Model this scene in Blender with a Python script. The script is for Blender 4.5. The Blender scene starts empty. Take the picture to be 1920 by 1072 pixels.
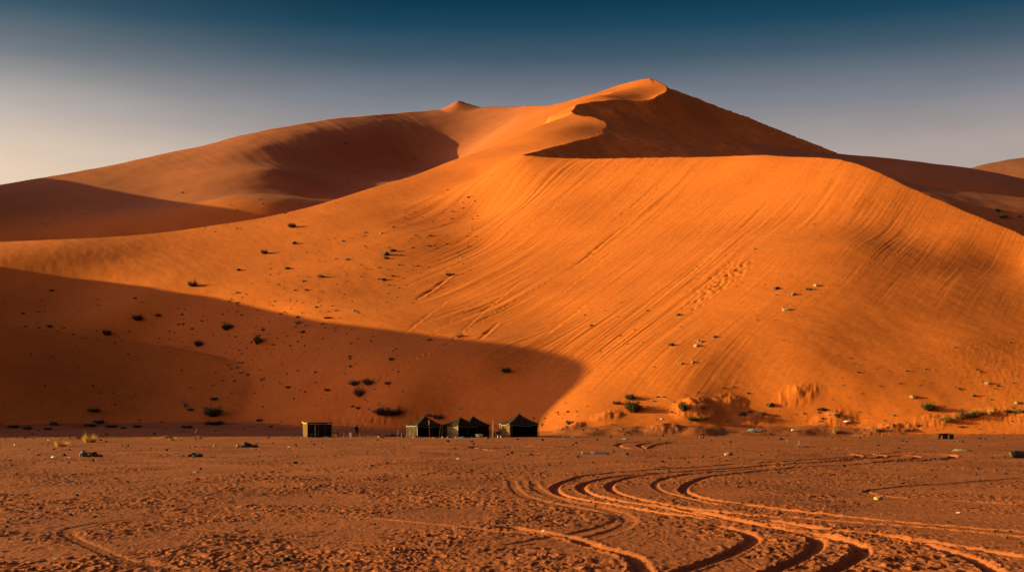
import bpy, bmesh, math, random
import numpy as np
from mathutils import Vector, Matrix

# ------------------------------------------------------------------ basics
F, CX, HY, CAMZ = 2400.0, 960.0, 785.0, 2.6       # focal length in photo pixels, centre column, horizon row, eye height
SUN_EL, SUN_AZ = 11.0, -3.0                        # elevation; travel direction measured from +X towards +Y
TE = math.tan(math.radians(SUN_EL))
scene = bpy.context.scene
COL = scene.collection

def P(px, py, Y):
    return ((px - CX) / F * Y, Y, CAMZ + (HY - py) / F * Y)

def sstep(a, b, x):
    t = np.clip((x - a) / (b - a), 0, 1)
    return t * t * (3 - 2 * t)

def smax(a, b, k):
    h = np.clip(0.5 + 0.5 * (a - b) / k, 0, 1)
    return b + (a - b) * h + k * h * (1 - h)

def smin(a, b, k):
    return -smax(-a, -b, k)

def _hash(ix, iy, seed):
    h = (ix.astype(np.int64) * 374761393 + iy.astype(np.int64) * 668265263 + seed * 1442695041) & 0xFFFFFFFF
    h = ((h ^ (h >> 13)) * 1274126177) & 0xFFFFFFFF
    return ((h ^ (h >> 16)) & 0xFFFF).astype(np.float32) * np.float32(2 * math.pi / 65536.0)

def noise(x, y, seed=0):
    x = np.asarray(x, np.float32); y = np.asarray(y, np.float32)
    xi = np.floor(x); yi = np.floor(y)
    fx = x - xi; fy = y - yi
    u = fx * fx * fx * (fx * (fx * 6 - 15) + 10); v = fy * fy * fy * (fy * (fy * 6 - 15) + 10)
    def g(dx, dy):
        a = _hash(xi + dx, yi + dy, seed)
        return np.cos(a) * (fx - dx) + np.sin(a) * (fy - dy)
    a = g(0, 0); b = g(1, 0); c = g(0, 1); d = g(1, 1)
    r = a + (b - a) * u
    return (r + ((c + (d - c) * u) - r) * v) * 1.4

def fbm(x, y, oct=4, seed=0, gain=0.5):
    r = 0; amp = 1; f = 1
    for o in range(oct):
        r = r + amp * noise(x * f + 17.3 * o, y * f - 9.1 * o, seed + o)
        amp *= gain; f *= 2.03
    return r

class TPS:
    def __init__(self, pts, lam=0.0):
        p = np.array(pts, float); self.c = p[:, :2] / 100.0
        n = len(p)
        K = self.k(((self.c[:, None] - self.c[None]) ** 2).sum(-1)) + lam * np.eye(n)
        A = np.zeros((n + 3, n + 3)); A[:n, :n] = K
        A[:n, n] = 1; A[:n, n + 1:] = self.c; A[n:, :n] = A[:n, n:].T
        self.w = np.linalg.solve(A, np.concatenate([p[:, 2], [0, 0, 0]]))
    @staticmethod
    def k(r2):
        return 0.5 * r2 * np.log(np.maximum(r2, 1e-12))
    def __call__(self, X, Y):
        x = X / 100.0; y = Y / 100.0; w = self.w
        r = w[-3] + w[-2] * x + w[-1] * y
        for (cx, cy), wi in zip(self.c, w):
            r = r + wi * self.k((x - cx) ** 2 + (y - cy) ** 2)
        return r

# ------------------------------------------------------------------ the shapes of the dunes
CREST_UP = [(1218,148,670),(1240,155,650),(1251,163,634),(1247,174,620),(1228,185,608),(1180,189,600),(1130,189,588),(1100,193,570),
            (1078,203,550),(1071,210,536),(1085,216,526),(1112,220,515),(1133,228,505),(1141,238,495),(1132,249,478),(1105,260,459),
            (1060,271,437),(1015,281,416),(980,291,400)]
CREST_FR = [(1010,295,396),(1050,297,391),(1100,297,385),(1190,295,374),(1290,293,362),(1420,290,342),(1500,292,330),(1560,297,321),(1605,306,312),(1640,318,305),
            (1680,338,298),(1730,362,290),(1780,383,283),(1850,411,272),(1920,435,262),(2010,480,248),(2120,540,232),(2260,620,215)]
RIDGE_L = [(1040,224,525),(1000,240,505),(950,262,487),(900,283,470),(850,300,455),(780,326,439),(700,350,425),(600,381,411),(500,405,400),(400,422,392),(300,435,385),
           (150,446,377),(0,452,379),(-150,458,378),(-320,475,372)]
crest_up = [P(*q) for q in CREST_UP]; crest_fr = [P(*q) for q in CREST_FR]; ridge_l = [P(*q) for q in RIDGE_L]

front_pts = crest_up + crest_fr[1::2] + ridge_l + [P(*q) for q in [
    # lit tongue between the swings of the crest
    (1180,178,617),(1180,166,640),(1215,165,636),(1130,180,606),(1150,174,626),(1000,262,462),(1060,240,482),(1100,238,488),(930,300,430),
    # shoulder under the left ridge
    (900,330,418),(850,350,410),(700,400,386),(600,420,378),(500,440,372),(300,470,362),(100,480,351),(0,490,346),(-200,510,340),
    (900,400,375),(800,440,352),(700,480,333),(550,500,333),(400,515,332),(250,520,336),(100,520,339),
    (700,550,300),(550,560,300),(400,580,304),(250,590,311),(100,570,326),(-100,580,323),
    (600,620,268),(480,640,275),(370,650,290),(250,650,302),(520,690,260),(600,700,246),(700,690,236),
    (560,760,240),(650,770,229),(750,750,222),(850,765,219),(440,730,262),(250,740,272),(0,700,290),(-200,700,290),
    # the long slip face
    (980,330,382),(900,460,340),(850,560,288),(800,640,247),(900,690,225),(1000,400,350),(1000,500,306),(1000,600,257),(1000,680,226),(1000,760,210),
    (1100,350,362),(1100,450,318),(1100,560,264),(1100,650,230),(1100,740,206),(1100,778,199),
    (1200,350,350),(1200,450,304),(1200,560,254),(1200,680,214),(1200,745,202),(1200,780,197),
    (1300,350,336),(1300,450,292),(1300,560,246),(1300,680,210),(1300,760,198),
    (1400,350,322),(1400,450,280),(1400,560,239),(1400,680,209),(1400,740,201),(1400,778,197),
    (1500,400,291),(1500,520,246),(1500,640,213),(1500,740,199),(1500,780,196),
    (1600,380,289),(1600,460,260),(1600,560,231),(1600,680,205),(1600,740,197),(1600,782,194),
    (1700,440,270),(1700,520,243),(1700,620,216),(1700,720,198),
    (1800,460,261),(1800,540,236),(1800,640,210),(1800,740,195),
    (1910,500,252),(1910,580,226),(1910,680,203),(1910,760,191),
    (2100,640,210),(2100,740,190),(2300,740,185)]]
# keep the windward surface rising past its crest, so that the lee side cuts it
for (x, y, z), d in [(crest_fr[5], 22), (crest_fr[9], 22), (crest_fr[12], 22), (crest_fr[15], 22), (crest_up[13], 16), (crest_up[2], 16)]:
    front_pts.append((x + d, y + 0.5 * d, z + 0.28 * d))
for i in (3, 4, 5, 6, 7):
    x, y, z = crest_up[i]; front_pts.append((x + 2, y - 11, z + 0.5))
for q, d in (((1180,157,668), 2), ((1130,172,674), 4), ((1090,186,668), 4), ((1130,172,705), 0)):
    x, y, z = P(*q); front_pts.append((x, y, z - d))
front = TPS(front_pts, 1e-5)

LSKY = [(1300,181,672),(1400,219,662),(1480,251,648),(1560,283,630),(1640,318,608),(1720,356,590)]
lee_pts = crest_up + crest_fr + [P(*q) for q in LSKY + [
    (1300,215,640),(1300,250,588),(1400,280,578),(1500,290,604),(1420,250,625),(1210,215,590),(1215,199,600),(1240,197,608),(1265,185,628),(1150,208,568),(1112,206,562),(1200,240,560),(1160,246,496),(1215,265,480),(1255,280,472),(1290,293,466),
    (1150,232,524),(1120,278,450),(1050,288,420),(1180,284,456)]] + [
    (55,384,69),(80,372,57),(95,350,47),(108,330,38),(118,300,30),(122,270,25),(128,245,12),(150,400,52),(170,480,72),(220,500,60),(150,330,20),(210,400,25)] + [
    (-60,620,215),(-60,500,165),(-60,420,132),(-120,420,165),(-20,330,105),(30,320,92),(55,270,75),(70,230,62),(0,200,80),(70,180,45),(-120,250,130),(-250,600,290),(-250,300,200),(40,205,75),(60,205,66),(80,200,58),(98,195,50),(100,220,48),(88,235,52)] + [
    (x - 14, y - 9, z + 8) for x, y, z in crest_fr[4:]]
for q, d in (((1236,166,630), 4), ((1205,172,626), 6), ((1180,175,622), 7), ((1150,178,612), 7), ((1120,182,600), 7), ((1200,158,650), 10), ((1160,166,640), 14)):
    x, y, z = P(*q); lee_pts.append((x, y, z + d))       # the lee plane stays above the sunlit cap of the peak
lee = TPS(lee_pts, 1e-5)

back_pts = ridge_l + [P(*q) for q in [(1071,210,536)]] + [(x - 12, y + 40, z - 9) for x, y, z in ridge_l[::2]] + [(x + 14, y - 45, z + 14) for x, y, z in ridge_l[::2]] + [
    (60,520,165),(70,400,125),(90,250,110),(-60,220,75),(-200,240,70),(120,600,200)]
back_pts += [(x, y, z + 14) for x, y, z in crest_up[:9:2]]
back = TPS(back_pts, 2e-5)

DSKY = [(1218,148,660),(1180,155,664),(1130,170,660),(1070,190,656),(1000,198,668),(920,200,680),(858,203,690),(700,215,680),(600,227,668),(500,243,650),
        (400,268,636),(250,301,620),(130,324,610),(0,345,600),(-150,370,594),(-350,405,585)]
def dshift(q):               # the back dune swings away from the viewer towards its hollow, then forward again to the big peak
    px, py, Y = q
    d = np.interp(px, [-350, 0, 130, 300, 500, 700, 800, 880, 930, 980, 1020, 1070, 1130, 1200], [-70, -50, -38, -12, 16, 58, 84, 100, 90, 66, 44, 30, 22, 10])
    return P(px, py, Y + d * np.clip((Y - 425) / 130, 0, 1))
dsky = [dshift(q) for q in DSKY]
dfront = TPS(dsky + [dshift(q) for q in [
    (1150,174,630),(1080,200,560),(1050,212,560),(1020,235,530),(960,225,585),(950,250,534),(900,240,622),(900,275,540),(870,230,640),(860,270,597),(840,310,558),
    (780,240,640),(780,290,600),(760,335,537),(700,250,628),(700,300,585),(680,355,508),(600,260,606),(600,310,556),(590,370,487),
    (500,275,585),(500,320,518),(500,380,443),(420,310,552),(400,360,490),(380,410,432),(300,330,560),(280,380,495),(250,425,432),
    (130,350,565),(130,400,490),(130,440,430),(0,370,560),(0,420,480),(0,448,420),(-200,420,540),(-200,460,420)]] +
    [(60,560,128),(110,600,140),(-60,400,42),(-180,350,24)], 2e-5)
dall = [P(*q) for q in LSKY[::-1]] + dsky
dback = TPS(dall + [(x, y + 70, z - 30) for x, y, z in dall[::2]] + [(x, y - 70, z + 40) for x, y, z in dall[::2]], 2e-5)

BSKY = [(-250,575,254),(-100,590,264),(0,603,270),(100,614,276),(200,627,280),(300,642,281),(360,652,279),(420,668,274),(470,690,267)]
bsky = [P(*q) for q in BSKY]
bfront = TPS(bsky + [P(*q) for q in [(0,625,264),(200,645,275),(0,680,251),(0,735,241),(0,786,232),(150,690,261),(150,740,250),(150,787,241),(300,700,267),(300,745,257),(300,786,247),
    (420,715,263),(430,750,254),(445,783,247),(500,725,259),(510,770,250),(-150,690,240),(-150,786,222)]] + [(-32,264,-1),(-25,250,-2),(-40,225,-5),(-100,212,-4),(-120,205,-5)], 2e-5)
bback = TPS(bsky + [(x + 6, y + 20, z - 9) for x, y, z in bsky] + [(x - 4, y - 25, z + 11) for x, y, z in bsky], 2e-5)

E1SKY = [(1430,255,640),(1570,287,628),(1640,294,624),(1700,300,622),(1820,314,620),(1920,335,616),(2050,365,610),(2250,420,600)]
e1sky = [P(*q) for q in E1SKY]
e1front = TPS(e1sky + [(x - 2, y - 60, z - 22) for x, y, z in e1sky] + [(x - 5, y - 120, z - 50) for x, y, z in e1sky], 2e-5)
e1back = TPS(e1sky + [(x, y + 80, z - 30) for x, y, z in e1sky] + [(x, y - 80, z + 40) for x, y, z in e1sky], 2e-5)
E2SKY = [(1600,335,500),(1700,355,500),(1754,362,498),(1840,370,494),(1920,381,488),(2050,400,480),(2250,430,470)]
e2sky = [P(*q) for q in E2SKY]
e2front = TPS(e2sky + [(x - 4, y - 60, z - 11) for x, y, z in e2sky] + [(x - 8, y - 140, z - 40) for x, y, z in e2sky], 2e-5)
e2back = TPS(e2sky + [(x, y + 50, z - 14) for x, y, z in e2sky] + [(x, y - 50, z + 20) for x, y, z in e2sky], 2e-5)
E3SKY = [(1700,345,1250),(1820,314,1250),(1870,303,1250),(1920,294,1250),(2000,284,1250),(2150,290,1260)]
e3sky = [P(*q) for q in E3SKY]
e3front = TPS(e3sky + [(x, y - 120, z - 40) for x, y, z in e3sky] + [(x + 20, y - 300, z - 110) for x, y, z in e3sky], 2e-5)
e3back = TPS(e3sky + [(x, y + 100, z - 40) for x, y, z in e3sky] + [(x, y - 100, z + 40) for x, y, z in e3sky], 2e-5)

# ------------------------------------------------------------------ one grid of heights, fanned out from the camera's side of the plain
NC = 1160
U = np.linspace(-0.47, 0.47, NC)
rows = [14.0]
while rows[-1] < 1600:
    y = rows[-1]
    rows.append(y * (1.0021 if y < 205 else 1.0018 if y < 420 else 1.0026 if y < 830 else 1.01))
RY = np.array(rows); NR = len(RY)
J0 = int(np.searchsorted(RY, 150.0))

def upsample(c, step, n):
    # Catmull-Rom along axis 0
    t = np.arange(n) / step; i = np.minimum(t.astype(int), c.shape[0] - 2); f = (t - i)
    f = f.reshape((-1,) + (1,) * (c.ndim - 1))
    g = lambda k: c[np.clip(k, 0, c.shape[0] - 1)]
    a, b, d, e = g(i - 1), g(i), g(i + 1), g(i + 2)
    return b + 0.5 * f * (d - a + f * (2 * a - 5 * b + 4 * d - e + f * (3 * (b - d) + e - a)))

ST = 4
jr = np.arange(0, NR - J0 + ST, ST); jc = np.arange(0, NC + ST, ST)
ryc = np.interp(jr, np.arange(NR - J0), RY[J0:]); ryc[jr > NR - J0 - 1] = RY[-1]
uc = -0.47 + jc * (U[1] - U[0])
CU, CY = np.meshgrid(uc, ryc); CXX = CU * CY
def field(t):
    c = t(CXX, CY)
    return upsample(upsample(c, ST, NR - J0).T.copy(), ST, NC).T

UU, YY = np.meshgrid(U, RY[J0:]); XX = UU * YY
h_front, h_lee, h_back = field(front), field(lee), field(back)
h_df, h_db = field(dfront), field(dback)

# slides run down the slip face in slightly curved lines; every point carries its place across them
ph = np.clip(YY, 180, 450) - 210
streak = 0.75 * (XX - (0.60 * ph + 0.0003 * ph * ph)) + 1.3 * noise(XX / 40, YY / 60, 3)
slipmask = sstep(-46, 2, XX + 0.12 * (YY - 300)) * sstep(3, 14, h_front) * sstep(430, 395, YY) * (1 - 0.65 * sstep(35, 62, XX)) * (1 - 0.9 * sstep(22, 48, XX) * sstep(40, 16, h_front))
along = (0.8 * XX + 1.45 * YY)
brk = lambda f, sd: sstep(-0.35, 0.45, noise(streak * f, along * 0.022, sd))
g1 = 0.55 * noise(streak * 0.33, along * 0.007, 5) + 0.55 * noise(streak * 0.8, along * 0.011, 6) * brk(0.11, 9) \
    + 0.5 * (0.45 - np.abs(noise(streak * 1.25, along * 0.016, 7)) * 1.6) * brk(0.2, 10) + 0.3 * noise(streak * 2.4, along * 0.03, 12) * brk(0.3, 11)
patch = sstep(-0.4, 0.5, fbm(streak * 0.035, along * 0.012, 2, 8))
h_front = h_front + slipmask * (0.20 + 0.60 * patch) * 0.44 * g1
h_front = h_front + 0.2 * fbm(XX / 26, YY / 26, 2, 20) + (1 - 0.8 * slipmask) * 0.045 * fbm((XX + 0.6 * YY) / 3.2, (YY - 0.6 * XX) / 7.5, 3, 21)
# grooves and slumps on the back dune
dmask = sstep(90, 120, h_df) * sstep(-215, -150, XX) * sstep(-10, -60, XX)
h_df = h_df + dmask * 0.13 * noise((XX + 0.5 * (YY - 560)) * 0.2, YY * 0.012, 31) + 0.4 * fbm(XX / 30, YY / 30, 3, 33)
dd_cut = 1.5 * np.maximum(0, XX - 72) + 0.5 * np.maximum(0, 470 - YY) * sstep(-60, -10, XX)
h_lee = h_lee + 0.05 * noise((XX * 0.58 + YY * 0.81) * 0.25, (XX * 0.81 - YY * 0.58) * 0.03, 41) + 0.12 * fbm(XX / 25, YY / 25, 2, 42)
wob = 0.35 * fbm(XX / 7, YY / 7, 3, 55)          # the crest is never a ruled line

body = smin(h_front, h_back, 1.2)
dx_ = XX + 33.3; tip = 5.2 * np.clip(1 - np.sqrt((np.where(dx_ < 0, dx_ / 10.5, dx_ / 17)) ** 2 + ((YY - 786) / 18) ** 2), 0, 1) ** 1.2
h_db = h_db + tip                                  # the small pointed top on the far ridge
dd = smin(h_df + tip, h_db, 0.4) - dd_cut
up = smax(body, dd, 2.5)
main = smin(np.minimum(up, h_lee + wob), h_db, 0.4)
bb = smin(field(bfront), field(bback), 2.2) + 0.10 * fbm(XX / 9, YY / 9, 3, 61) + 0.09 * noise((XX - 0.55 * YY) / 2.6, (XX + YY) / 26, 62) * sstep(-0.3, 0.4, noise(XX / 14, YY / 14, 63))
e1 = smin(field(e1front), field(e1back), 2.0); e2 = smin(field(e2front), field(e2back), 2.0); e3 = smin(field(e3front), field(e3back), 2.0)
e1 = np.where(XX > 100, e1, -60) - 0.6 * np.maximum(0, 560 - YY); e2 = np.where((XX > 95), e2, -60) - 0.6 * np.maximum(0, 400 - YY)
e1 = e1 + 0.5 * fbm(XX / 40, YY / 40, 3, 70); e2 = e2 + 0.4 * fbm(XX / 25, YY / 25, 3, 71); e3 = np.where(XX > 200, e3 + 1.5 * fbm(XX / 60, YY / 60, 3, 72), -60)
# ------------------------------------------------------------------ the plain in front of the dunes
UF, YF = np.meshgrid(U, RY); XF = UF * YF
flo = 0.10 * fbm(XF / 14, YF / 14, 3, 101) * sstep(10, 60, YF) + 0.028 * np.maximum(0, YF - 194) * sstep(330, 290, YF) + 0.3 * sstep(205, 260, YF) * fbm(XF / 20, YF / 20, 2, 104)
# low sandy bank to the right of the tents
bank = sstep(4, 14, XF) * sstep(188.5, 192, YF + 1.5 * noise(XF / 5, YF / 5, 110)) * (0.9 + 0.35 * fbm(XF / 6, YF / 6, 3, 111))
flo = flo + bank + sstep(4, 12, XF) * sstep(191, 207, YF) * (1.1 + 0.9 * sstep(45, 75, XF))
# dug-up heaps and hummocks
HF = np.zeros_like(XF)
def heap(cx, cy, rx, ry, h, rough, seed):
    global HF
    d = ((XF - cx) / rx) ** 2 + ((YF - cy) / ry) ** 2
    m = np.clip(1 - d, 0, 1) ** 1.3
    HF = HF + 0.62 * h * m * (1 + 0.5 * fbm(XF / 2.4, YF / 2.4, 2, seed)) + 0.20 * rough * np.clip(m * 2.5, 0, 1) * fbm(XF / 0.9, YF / 0.55, 4, seed + 3, 0.65)
HEAPS = [(28.5,197,4.5,3.2,1.5,.7,2),(23,192,3.4,2.2,.9,.6,1),(37,196,3.4,1.8,.7,.45,3),(49,194,4.2,1.8,.8,.5,4),(44.5,199,4.5,2.0,.6,.7,14),(34,199.5,3.0,2.0,.5,.7,13),(9,196,3.0,2.0,.8,.7,7),(55,189.5,5,2.0,.8,.6,5),(71,189.5,5,1.8,.8,.6,6),
         (63,190,8,1.6,.5,.6,8),(77,188,5,1.8,.6,.5,9),(15,198,3.2,1.6,.5,.6,15),(-68,158,2.2,1.6,.5,.3,10),(-57,165,2.6,1.8,.4,.3,11),(-47,172,1.8,1.4,.45,.3,12)]
for i, h in enumerate(HEAPS): heap(*h[:6], 120 + 7 * h[6])
heaps = HF
# trampled surface close by: lumps, ripples, prints
J1 = int(np.searchsorted(RY, 196.0)); XN, YN = XF[:J1], YF[:J1]; fn = flo[:J1]
near = sstep(195, 120, YN)
tramp = 0.5 + 0.5 * np.clip(fbm(XN / 9, YN / 16, 3, 130) * 1.4, -1, 1)
wx = XN + 0.12 * noise(XN / 0.5, YN / 0.5, 150); wy = YN + 0.25 * noise(XN / 0.6, YN / 0.6, 151)
r1 = 1 - 2.2 * np.abs(noise(wx / 0.30, wy / 0.62, 152)); r2 = 1 - 2.2 * np.abs(noise(wx / 0.125, wy / 0.42, 153))
flat = 0.32 + 0.72 * sstep(-0.35, 0.3, fbm(XN / 4.5, YN / 7, 3, 156)); near = near * flat
fn += near * ((0.010 + 0.013 * tramp) * r1 + 0.015 * r2 + 0.012 * tramp * noise(wx / 0.9, wy / 1.1, 154))
fn += near * 0.014 * fbm(XN / 2.2, YN / 1.6, 2, 135)
dash = noise(XN / 1.7, YN / 0.55, 146) + 0.3 * noise(XN / 0.35, YN / 0.3, 147)
fn += near * 0.03 * sstep(0.30, 0.38, dash) * sstep(0.75, 0.45, dash)
scarp = noise(XN / 0.9, YN / 0.9, 141) + 0.5 * noise(XN / 0.2, YN / 0.4, 143)
fn += near * (0.3 + 0.7 * tramp) * 0.03 * sstep(0.38, 0.46, scarp) * sstep(0.9, 0.5, scarp)
fn -= near * tramp * 0.03 * sstep(0.4, 0.62, noise(XN / 0.18, YN / 0.45, 142))

def gpix(px, py):           # a place on the plain, given where the photograph shows it
    Y = CAMZ * F / (py - HY)
    return ((px - CX) / F * Y, Y)

def smooth_curve(pts, n=14):
    pts = [np.array(p, float) for p in pts]; out = []
    for i in range(len(pts) - 1):
        a = pts[max(i - 1, 0)]; b = pts[i]; c = pts[i + 1]; d = pts[min(i + 2, len(pts) - 1)]
        for k in range(n):
            t = k / n
            out.append(b + 0.5 * t * (c - a + t * (2 * a - 5 * b + 4 * c - d + t * (3 * (b - c) + d - a))))
    out.append(pts[-1]); return np.array(out)

def rut(pix, width, depth, berm, seed, lumpy=0.7):
    """press one wheel rut into the plain along a line read off the photograph"""
    global flo
    width *= 0.58; depth *= 0.8; berm *= 0.27
    c = smooth_curve([gpix(*q) for q in smooth_curve(pix, 8)], 3)
    best = np.full(YF.shape, 1e9, np.float32); side = np.zeros(YF.shape, np.float32); along = np.zeros(YF.shape, np.float32)
    R = width * 2.6; L = 0
    for a, b in zip(c[:-1], c[1:]):
        d = b - a; l2 = (d * d).sum()
        if l2 < 1e-9: continue
        i0, i1 = np.searchsorted(RY, [min(a[1], b[1]) - R, max(a[1], b[1]) + R])
        ya = max(min(a[1], b[1]) - R, 5)
        us = [min(a[0], b[0]) - R, max(a[0], b[0]) + R]; lo = min(us[0] / ya, us[0] / (ya + 4 * R + abs(d[1]))); hi = max(us[1] / ya, us[1] / (ya + 4 * R + abs(d[1])))
        j0, j1 = np.searchsorted(U, [lo, hi])
        if i1 <= i0 or j1 <= j0: continue
        s = (slice(i0, i1), slice(j0, j1))
        x = XF[s] - a[0]; y = YF[s] - a[1]
        t = np.clip((x * d[0] + y * d[1]) / l2, 0, 1)
        ex = x - t * d[0]; ey = y - t * d[1]; dist = np.sqrt(ex * ex + ey * ey)
        m = dist < best[s]
        best[s] = np.where(m, dist, best[s]); side[s] = np.where(m, np.sign(ex * d[1] - ey * d[0]), side[s]); along[s] = np.where(m, L + t * math.sqrt(l2), along[s])
        L += math.sqrt(l2)
    m = best < R
    w = best[m] / width
    n = fbm(along[m] / 0.42, side[m] * 3 + 1.6 * w, 3, seed, 0.6) * lumpy * 1.2
    n2 = fbm(along[m] / 3.0, side[m] * 7, 2, seed + 5)
    prof = -depth * (1 - sstep(0.32, 0.62, w)) * (1 + 0.3 * n2) + berm * np.exp(-((w - 0.80) / 0.20) ** 2) * (0.4 + 1.0 * sstep(-0.1, 0.5, n + 0.3 * n2) + 0.55 * n)
    tread = 0.012 * np.sin(along[m] * 2 * math.pi / 0.16) * (w < 0.35)
    keep = 1 - 0.55 * (1 - sstep(0.5, 1.3, w))           # the wheel flattens what was there
    f = flo[m]; flo[m] = f * keep + prof + tread

RUTS = [  # (pixels, width, depth, berm)
    ([(1700,846),(1560,858),(1420,868),(1250,880),(1120,890),(1060,902),(1040,915),(1055,928),(1120,942),(1220,960),(1340,974),(1480,988),(1640,1003),(1780,1022),(1930,1046)], .52, .11, .08),
    ([(1690,853),(1500,868),(1330,882),(1210,890),(1120,900),(1090,912),(1105,926),(1170,942),(1280,960),(1420,985),(1520,1001),(1570,1012),(1615,1028),(1600,1050),(1530,1085)], .55, .12, .085),
    ([(1600,862),(1450,872),(1300,884),(1195,895),(1150,905),(1145,918),(1180,932),(1260,950),(1400,966),(1560,976),(1740,990),(1930,1008)], .5, .10, .075),
    ([(1420,878),(1310,889),(1245,899),(1228,909),(1245,922),(1300,938),(1340,948)], .42, .05, .045),
    ([(1790,856),(1660,866),(1520,875),(1400,886),(1320,898),(1284,912),(1290,926),(1345,940),(1450,954),(1600,970),(1760,985),(1930,998)], .52, .12, .08),
    ([(1280,955),(1380,974),(1450,990),(1510,1003),(1533,1020),(1505,1045),(1430,1080)], .5, .09, .07),
    ([(1340,985),(1400,1000),(1410,1015),(1370,1038),(1290,1066),(1240,1085)], .5, .08, .05),
    ([(1440,975),(1560,995),(1680,1008),(1760,1030),(1830,1052),(1880,1085)], .52, .10, .08),
    ([(900,842),(1000,838),(1150,843),(1350,846),(1560,846),(1700,849),(1775,852),(1788,856),(1770,861),(1690,866)], .8, .14, .12),
    ([(1590,850),(1610,853),(1600,858),(1540,862)], .7, .12, .10),
    ([(1630,850),(1655,853),(1645,858),(1590,862)], .7, .12, .10),
    ([(1690,852),(1720,855),(1705,860),(1640,866)], .7, .12, .10),
    ([(1300,826),(1220,827),(1170,831),(1158,836),(1180,840)], .8, .13, .10),
    ([(1270,828),(1215,831),(1198,836),(1215,841)], .8, .13, .10),
    ([(1262,829),(1232,833),(1222,838),(1210,842)], .8, .13, .10),
    ([(1010,838),(920,836),(885,840),(930,846)], .7, .12, .10),
    ([(1920,895),(1780,905),(1660,915),(1625,922),(1680,932),(1800,940),(1920,947)], .4, .06, .06),
    ([(960,900),(965,915),(985,930),(1060,950),(1160,968),(1140,985),(1080,1000),(960,1020)], .6, .03, .03),
    ([(1000,900),(1010,918),(1060,938),(1150,960),(1180,975),(1160,992),(1100,1010)], .6, .03, .03),
    ([(960,990),(1060,1005),(1110,1022),(1190,1045),(1210,1085)], .55, .07, .08),
    ([(480,958),(340,966),(200,978),(130,992),(140,1010),(180,1028),(230,1050),(330,1070)], .5, .02, .03),
    ([(420,960),(520,962),(640,968),(780,980),(960,1000)], .35, .03, .035),
    ([(300,985),(420,998),(560,1010),(720,1022),(880,1030)], .35, .02, .03),
]
for i, r in enumerate(RUTS): rut(*r, seed=300 + 11 * i)

# ------------------------------------------------------------------ join everything to one surface, remember which dune owns each face
ZD = np.full((NR, NC), -50.0); LAB = np.zeros((NR, NC), np.int8)
fl2 = flo[J0:]
z = smax(main, bb, 0.8)
lab = np.where(bb > main, 2, np.where((dd > body) & (h_lee + wob > up), 3, 1))
for e, n in ((e2, 4), (e1, 5), (e3, 6)):
    lab = np.where(e > z, n, lab); z = np.maximum(z, e)
# the wind has blown the toe into a soft ramp
lab = np.where(fl2 > z, 0, lab)
zz = smax(z, fl2, 2.2)
zz = fl2 + (zz - fl2) * sstep(176, 186, YY)
# gravelly, trodden ground on the lower slopes
rough = (sstep(62, 74, XX) * sstep(222, 203, YY) + 0.8 * np.exp(-(((XX + 40) / 13) ** 2 + ((YY - 232) / 20) ** 2)) * (XX < -20) + 0.5 * np.exp(-(((XX + 22) / 14) ** 2 + ((YY - 205) / 9) ** 2)))
zz = zz + np.clip(rough, 0, 1) * 0.028 * fbm(XX / 0.6, YY / 0.7, 3, 160, 0.65) + 0.07 * (lab == 0) * sstep(4, 14, XX) * np.clip(fbm(XX / 7, YY / 4, 2, 165) + 0.2, 0, 1) * fbm(XX / 0.9, YY / 0.7, 3, 166, 0.65)
zz = zz + heaps[J0:]
ZZ = flo + heaps; ZZ[J0:] = zz
def stamp(x, y, r, depth):
    i0, i1 = np.searchsorted(RY, [y - 2.2 * r, y + 2.2 * r]); j0, j1 = np.searchsorted(U, [(x - 2.5 * r) / y, (x + 2.5 * r) / y])
    s = (slice(i0, i1), slice(j0, j1)); d2 = ((XF[s] - x) ** 2 + (YF[s] - y) ** 2) / (r * r)
    ZZ[s] += -depth * np.exp(-d2 * 1.4) + 0.55 * depth * np.exp(-(((XF[s] - x - 1.1 * r) ** 2 + (YF[s] - y) ** 2) / (r * r)) * 1.5); LAB[J0:] = lab
STREAK = np.zeros((NR, NC)); STREAK[J0:] = streak
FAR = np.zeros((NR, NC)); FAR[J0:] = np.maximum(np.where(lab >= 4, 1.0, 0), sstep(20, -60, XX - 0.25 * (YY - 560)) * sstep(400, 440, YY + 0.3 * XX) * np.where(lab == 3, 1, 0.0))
SLIP = np.zeros((NR, NC)); SLIP[J0:] = slipmask * (lab == 1)

edge_ = YF + 9 * fbm(XF / 16, YF / 9, 4, 210, 0.6) + 4 * sstep(8, 16, XF)
LAB = np.where((LAB == 0) & (edge_ > 199), 7, LAB)

def zat(x, y):
    fu = np.clip((np.asarray(x) / np.asarray(y) + 0.47) / (U[1] - U[0]), 0, NC - 1.001)
    fr = np.clip(np.interp(y, RY, np.arange(NR)), 0, NR - 1.001)
    i = fr.astype(int); j = fu.astype(int); a = fr - i; b = fu - j
    return ZZ[i, j] * (1 - a) * (1 - b) + ZZ[i + 1, j] * a * (1 - b) + ZZ[i, j + 1] * (1 - a) * b + ZZ[i + 1, j + 1] * a * b

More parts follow.
